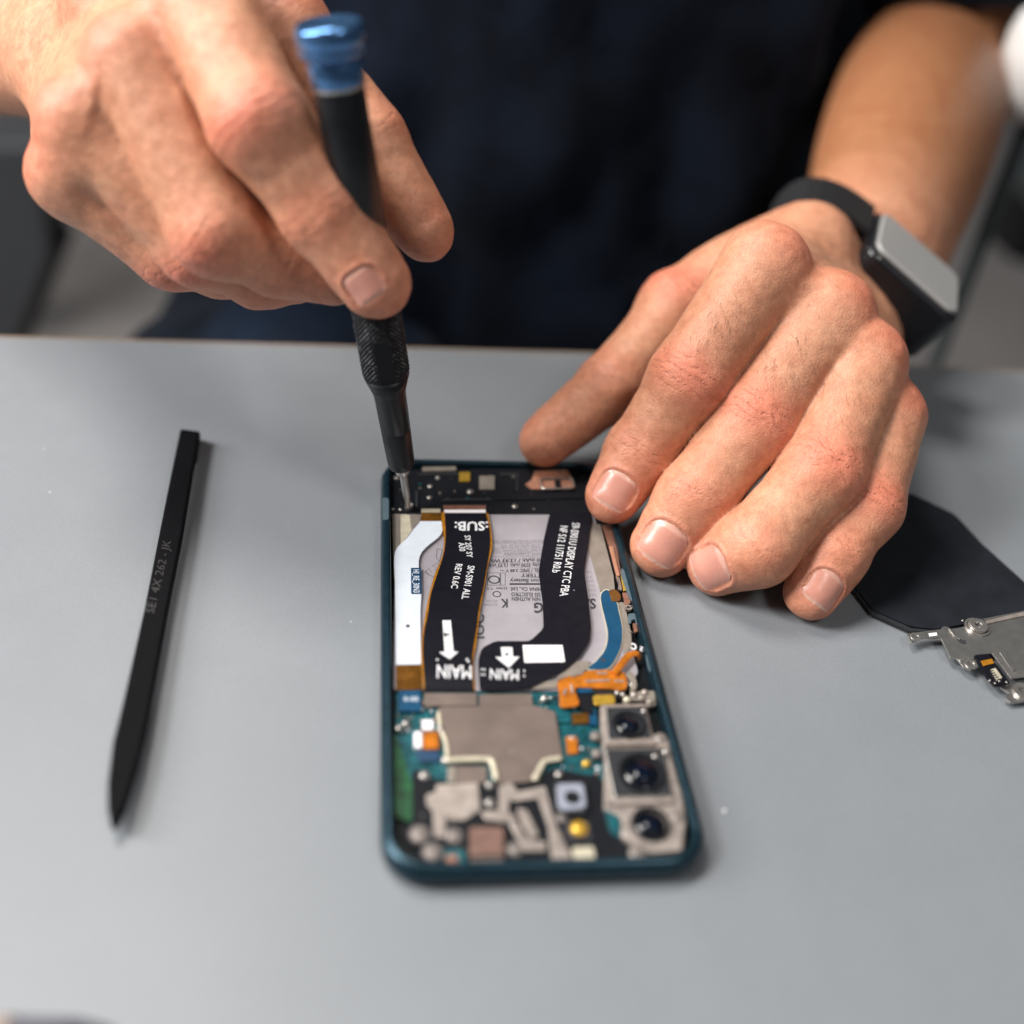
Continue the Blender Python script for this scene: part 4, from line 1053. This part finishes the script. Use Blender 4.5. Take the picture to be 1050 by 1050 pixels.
c = tp('K', (225, 622), 3.2); MB().ring(c[0], c[1], 1.7, 1.0, 2.9, 3.35, 28).build('tab_hole', M['silver'], br)
cn = poly('connector', 'K', rounded([(248, 545), (385, 528), (440, 610), (578, 790), (440, 812), (370, 740), (290, 600)], 12), 2.9, 3.7, M['flexblack'], br, bevel=.12)
poly('contact_pad', 'K', [(312, 592), (412, 572), (432, 612), (335, 636)], 3.7, 3.85, M['amber'], cn)
poly('socket', 'K', rounded([(400, 668), (445, 655), (506, 742), (462, 765)], 8), 3.7, 4.1, M['brass'], cn)
for k in range(5):
    q = (395 + k * 16, 678 + k * 19)
    poly('contact_pin', 'K', [(q[0], q[1]), (q[0] + 26, q[1] - 6), (q[0] + 29, q[1] + 2), (q[0] + 3, q[1] + 8)], 4.1, 4.25, M['ink'], cn)
for p in ((440, 790), (545, 780), (395, 765), (480, 772), (150, 228)):
    c = tp('K', p, 3.8); MB().dome(c[0], c[1], .35, 3.6, .35).build('solder_dot', M['silver'], cn)
for p in ((900, 300), (1000, 700), (440, 690)):
    c = tp('O', p, 1); MB().cyl(c[0], c[1], 1.6, 0, 2.7, 18).build('standoff', M['steel'], br)

# ------------------------------------------------------------------ smartwatch
ea = unit(L_ELB - LW); wc = LW + ea * 4; cf = A(151.9, 139.0, 53.2) - ea * 8
nn = unit((.4805 - .04, -.1397 - .09, .8658 + .03)); rx = unit(np.cross(ea, nn)); ee = np.cross(nn, rx)
wa = empty('smartwatch', tuple(wc), 'black square smartwatch with a pale reflection painted on its screen, worn on the wrist', 'watch')
def local_prism(pts, n0, n1, c0):
    a = MB().prism(pts, n0, n1); a.v = [tuple(c0 + rx * p[0] + ee * p[1] + nn * p[2]) for p in a.v]; return a
cw = cf + nn * 6.4 - ea * 6 - nn * 15.2
local_prism(rrect(-20.5, 20.5, -18, 18, 6, 6), -9, 11.0, cw).build('case', M['watchblack'], wa, bevel=1.6, bseg=3)
local_prism(rrect(-18.2, 18.2, -15.8, 15.8, 4.5, 6), 10.9, 12.6, cw).build('screen', M['watchface'], wa, bevel=1.6, bseg=4)
MB().revolve(cw + nn * 6.5 - ee * 0 + ee * -1, cw + nn * 6.5 + rx * 30, [(0, .1)] * 2, 8)
crown = MB().revolve(cw + nn * 6.5 + ee * -7 + rx * 19.5, cw + nn * 6.5 + ee * -7 + rx * 30, [(0, 2.6), (1.8, 2.6), (2.2, 2.2)], 24).build('crown', M['silver'], wa)
rings = []; srad = []
for i in range(64):
    a = 2 * math.pi * i / 64; d = unit(rx * math.cos(a) + nn * math.sin(a)); rad_ = 22.
    for off in (-9, 0, 9):
        h_ = bvh.ray_cast(Vector(wc + ee * off + d * 70), Vector(-d), 70)
        if h_[0] is not None: rad_ = max(rad_, (A(*h_[0]) - wc) @ d)
    srad.append(rad_)
for i in range(64):
    a = 2 * math.pi * i / 64; d = unit(rx * math.cos(a) + nn * math.sin(a))
    o = wc + ea * 0 + d * (sum(srad[(i + k) % 64] for k in range(-3, 4)) / 7 + .9)
    rings.append([o - ee * 11, o + ee * 11, o + ee * 11 + d * 2.6, o - ee * 11 + d * 2.6])
k0 = 16
open_ = [rings[(k0 + i) % 64] for i in range(6, 59)]
MB().loft(open_).build('strap', M['strap'], wa)

# ------------------------------------------------------------------ small things on the table
c = survey(743, 832, 0); crumb = MB().dome(c[0], c[1], .45, 0.02, .6, 8, 3).build('crumb', M['paper'], origin=(c[0], c[1], 0)); tag(crumb, 'tiny white crumb on the table right of the phone', 'crumb')
a, b = survey(84, 1094, 8), survey(-90, 1100, 8)
tl = empty('tool_handle', (a[0], a[1], 0), 'blurred beige tool handle with dark rounded end standing in for its shadow, at the lower left corner of the table', 'tool')
d_ = b - a
MB().revolve(a, b, [(-9, .5), (-8, 3), (-4, 6), (2, 7.6), (12, 8)], 32).build('shadow_end', simple('slate_shadow', (.07, .07, .09), .6), tl, smooth=True)  # dark shape put in for the shadow beside the handle
MB().revolve(a, b, [(11.9, 8.3), (60, 8.6)], 32).build('handle', simple('beige_rubber', (.36, .28, .24), .6), tl)

# ------------------------------------------------------------------ things behind the table, out of focus
ch = empty('office_chair', (-330, 900, -720), 'charcoal office chair with black edge behind the table at the left', 'chair')
def slab(name, pts, th, mat, parent, bev=6):
    P = [np.array(p, float) for p in pts]; n = unit(np.cross(P[1] - P[0], P[2] - P[0])) * th
    k = len(P); return MB().add([*P, *[p + n for p in P]], [tuple(range(k))[::-1], tuple(range(k, 2 * k))] + [(i, (i + 1) % k, k + (i + 1) % k, k + i) for i in range(k)]).build(name, mat, parent, bevel=bev, bseg=3)
def wp(px, py, y):   # point of the vertical plane at distance y (mm) that the surveyed position lies on
    d = CM @ np.array([(px - 525) / CF, -(py - 525) / CF, -1.0]); return CP + (y - CP[1]) / d[1] * d
slab('backrest', [wp(-160, 420, 700), wp(8, 400, 700), wp(72, 232, 700), wp(60, 120, 700), wp(-160, 120, 700)], 60, M['bgdark'], ch)
slab('trim', [wp(0, 410, 690), wp(20, 380, 690), wp(80, 230, 690), wp(60, 222, 690), wp(-6, 372, 690)], 40, M['bgblack'], ch)
MB().cyl(-420, 760, 22, -720, -150, 24).build('post', M['bgblack'], ch)
cu = empty('cushion', tuple(wp(-10, 150, 1300)), 'beige blurred cushion above the chair at the left edge', 'cushion')
slab('cover', [wp(-90, 240, 1300), wp(0, 225, 1300), wp(28, 165, 1300), wp(22, 120, 1300), wp(-90, 90, 1300)], 120, M['bgbeige'], cu, 30)
ub = empty('upright_lamp_head', tuple(wp(1066, 64, 300)), 'white rounded plastic lamp head at the upper right edge', 'lamp')
c0 = wp(1066, 64, 300)
MB().revolve(c0 + A(0, 0, -28), c0 + A(0, 0, 28), [(0, 2), (3, 11), (8, 16), (16, 18), (40, 18), (48, 16), (53, 11), (56, 2)], 40).build('shade', M['bgwhite'], ub, smooth=True)
MB().cyl(c0[0] + 6, c0[1], 4, -720, c0[2] - 30, 20).build('pole', M['bggreen'], ub)
cb2 = empty('storage_case', tuple(wp(1060, 190, 900)), 'grey green case behind the lamp at the right edge', 'case')
slab('shell', [wp(1032, 195, 900), wp(1200, 260, 900), wp(1200, 60, 900), wp(1040, 90, 900)], 120, M['bggreen'], cb2, 15)
slab('base_trim', [wp(1010, 245, 905), wp(1200, 300, 905), wp(1200, 232, 905), wp(1032, 180, 905)], 60, M['bgblack'], cb2, 8)

# ------------------------------------------------------------------ camera, lights
cam = bpy.data.cameras.new('camera'); co = bpy.data.objects.new('camera', cam); COL.objects.link(co); scene.camera = co
cam.sensor_width = 36; cam.lens = CF * 36 / 1050; cam.clip_start = .01; cam.clip_end = 50
co.matrix_world = Matrix.Translation(Vector(CP) * S) @ Matrix(CM.tolist()).to_4x4()
cam.dof.use_dof = True; cam.dof.focus_distance = .293; cam.dof.aperture_fstop = 3.7; cam.dof.aperture_blades = 0
wd = bpy.data.worlds.new('World'); scene.world = wd; wd.use_nodes = True
bg = wd.node_tree.nodes['Background']; bg.inputs[0].default_value = (.86, .93, 1.0, 1); bg.inputs[1].default_value = .075
def area(name, loc, tgt, size, power, col, sy=None):
    l = bpy.data.lights.new(name, 'AREA'); l.energy = power; l.size = size * S; l.color = col
    if sy: l.shape = 'RECTANGLE'; l.size_y = sy * S
    o = bpy.data.objects.new(name, l); COL.objects.link(o); o.location = Vector(loc) * S
    o.rotation_euler = (Vector(tgt) - Vector(loc)).to_track_quat('-Z', 'Y').to_euler()
area('window_light', (-1150, 100, 600), (0, 60, 20), 400, 11, (1.0, .98, .96))
area('bench_lamp', (-760, -60, 820), (0, 80, 20), 300, 13, (1.0, .975, .94))
area('ceiling_light', (-380, 420, 1150), (0, 60, 0), 380, 12, (1.0, .96, .90))
area('front_light', (420, -560, 1150), (0, 60, 0), 300, 4, (1.0, .97, .93))
scene.render.engine = 'CYCLES'
scene.cycles.use_denoising = True
scene.cycles.max_bounces = 8
scene.view_settings.view_transform = 'Standard'; scene.view_settings.look = 'None'; scene.view_settings.exposure = 0
scene.render.resolution_x = 1024; scene.render.resolution_y = 1024
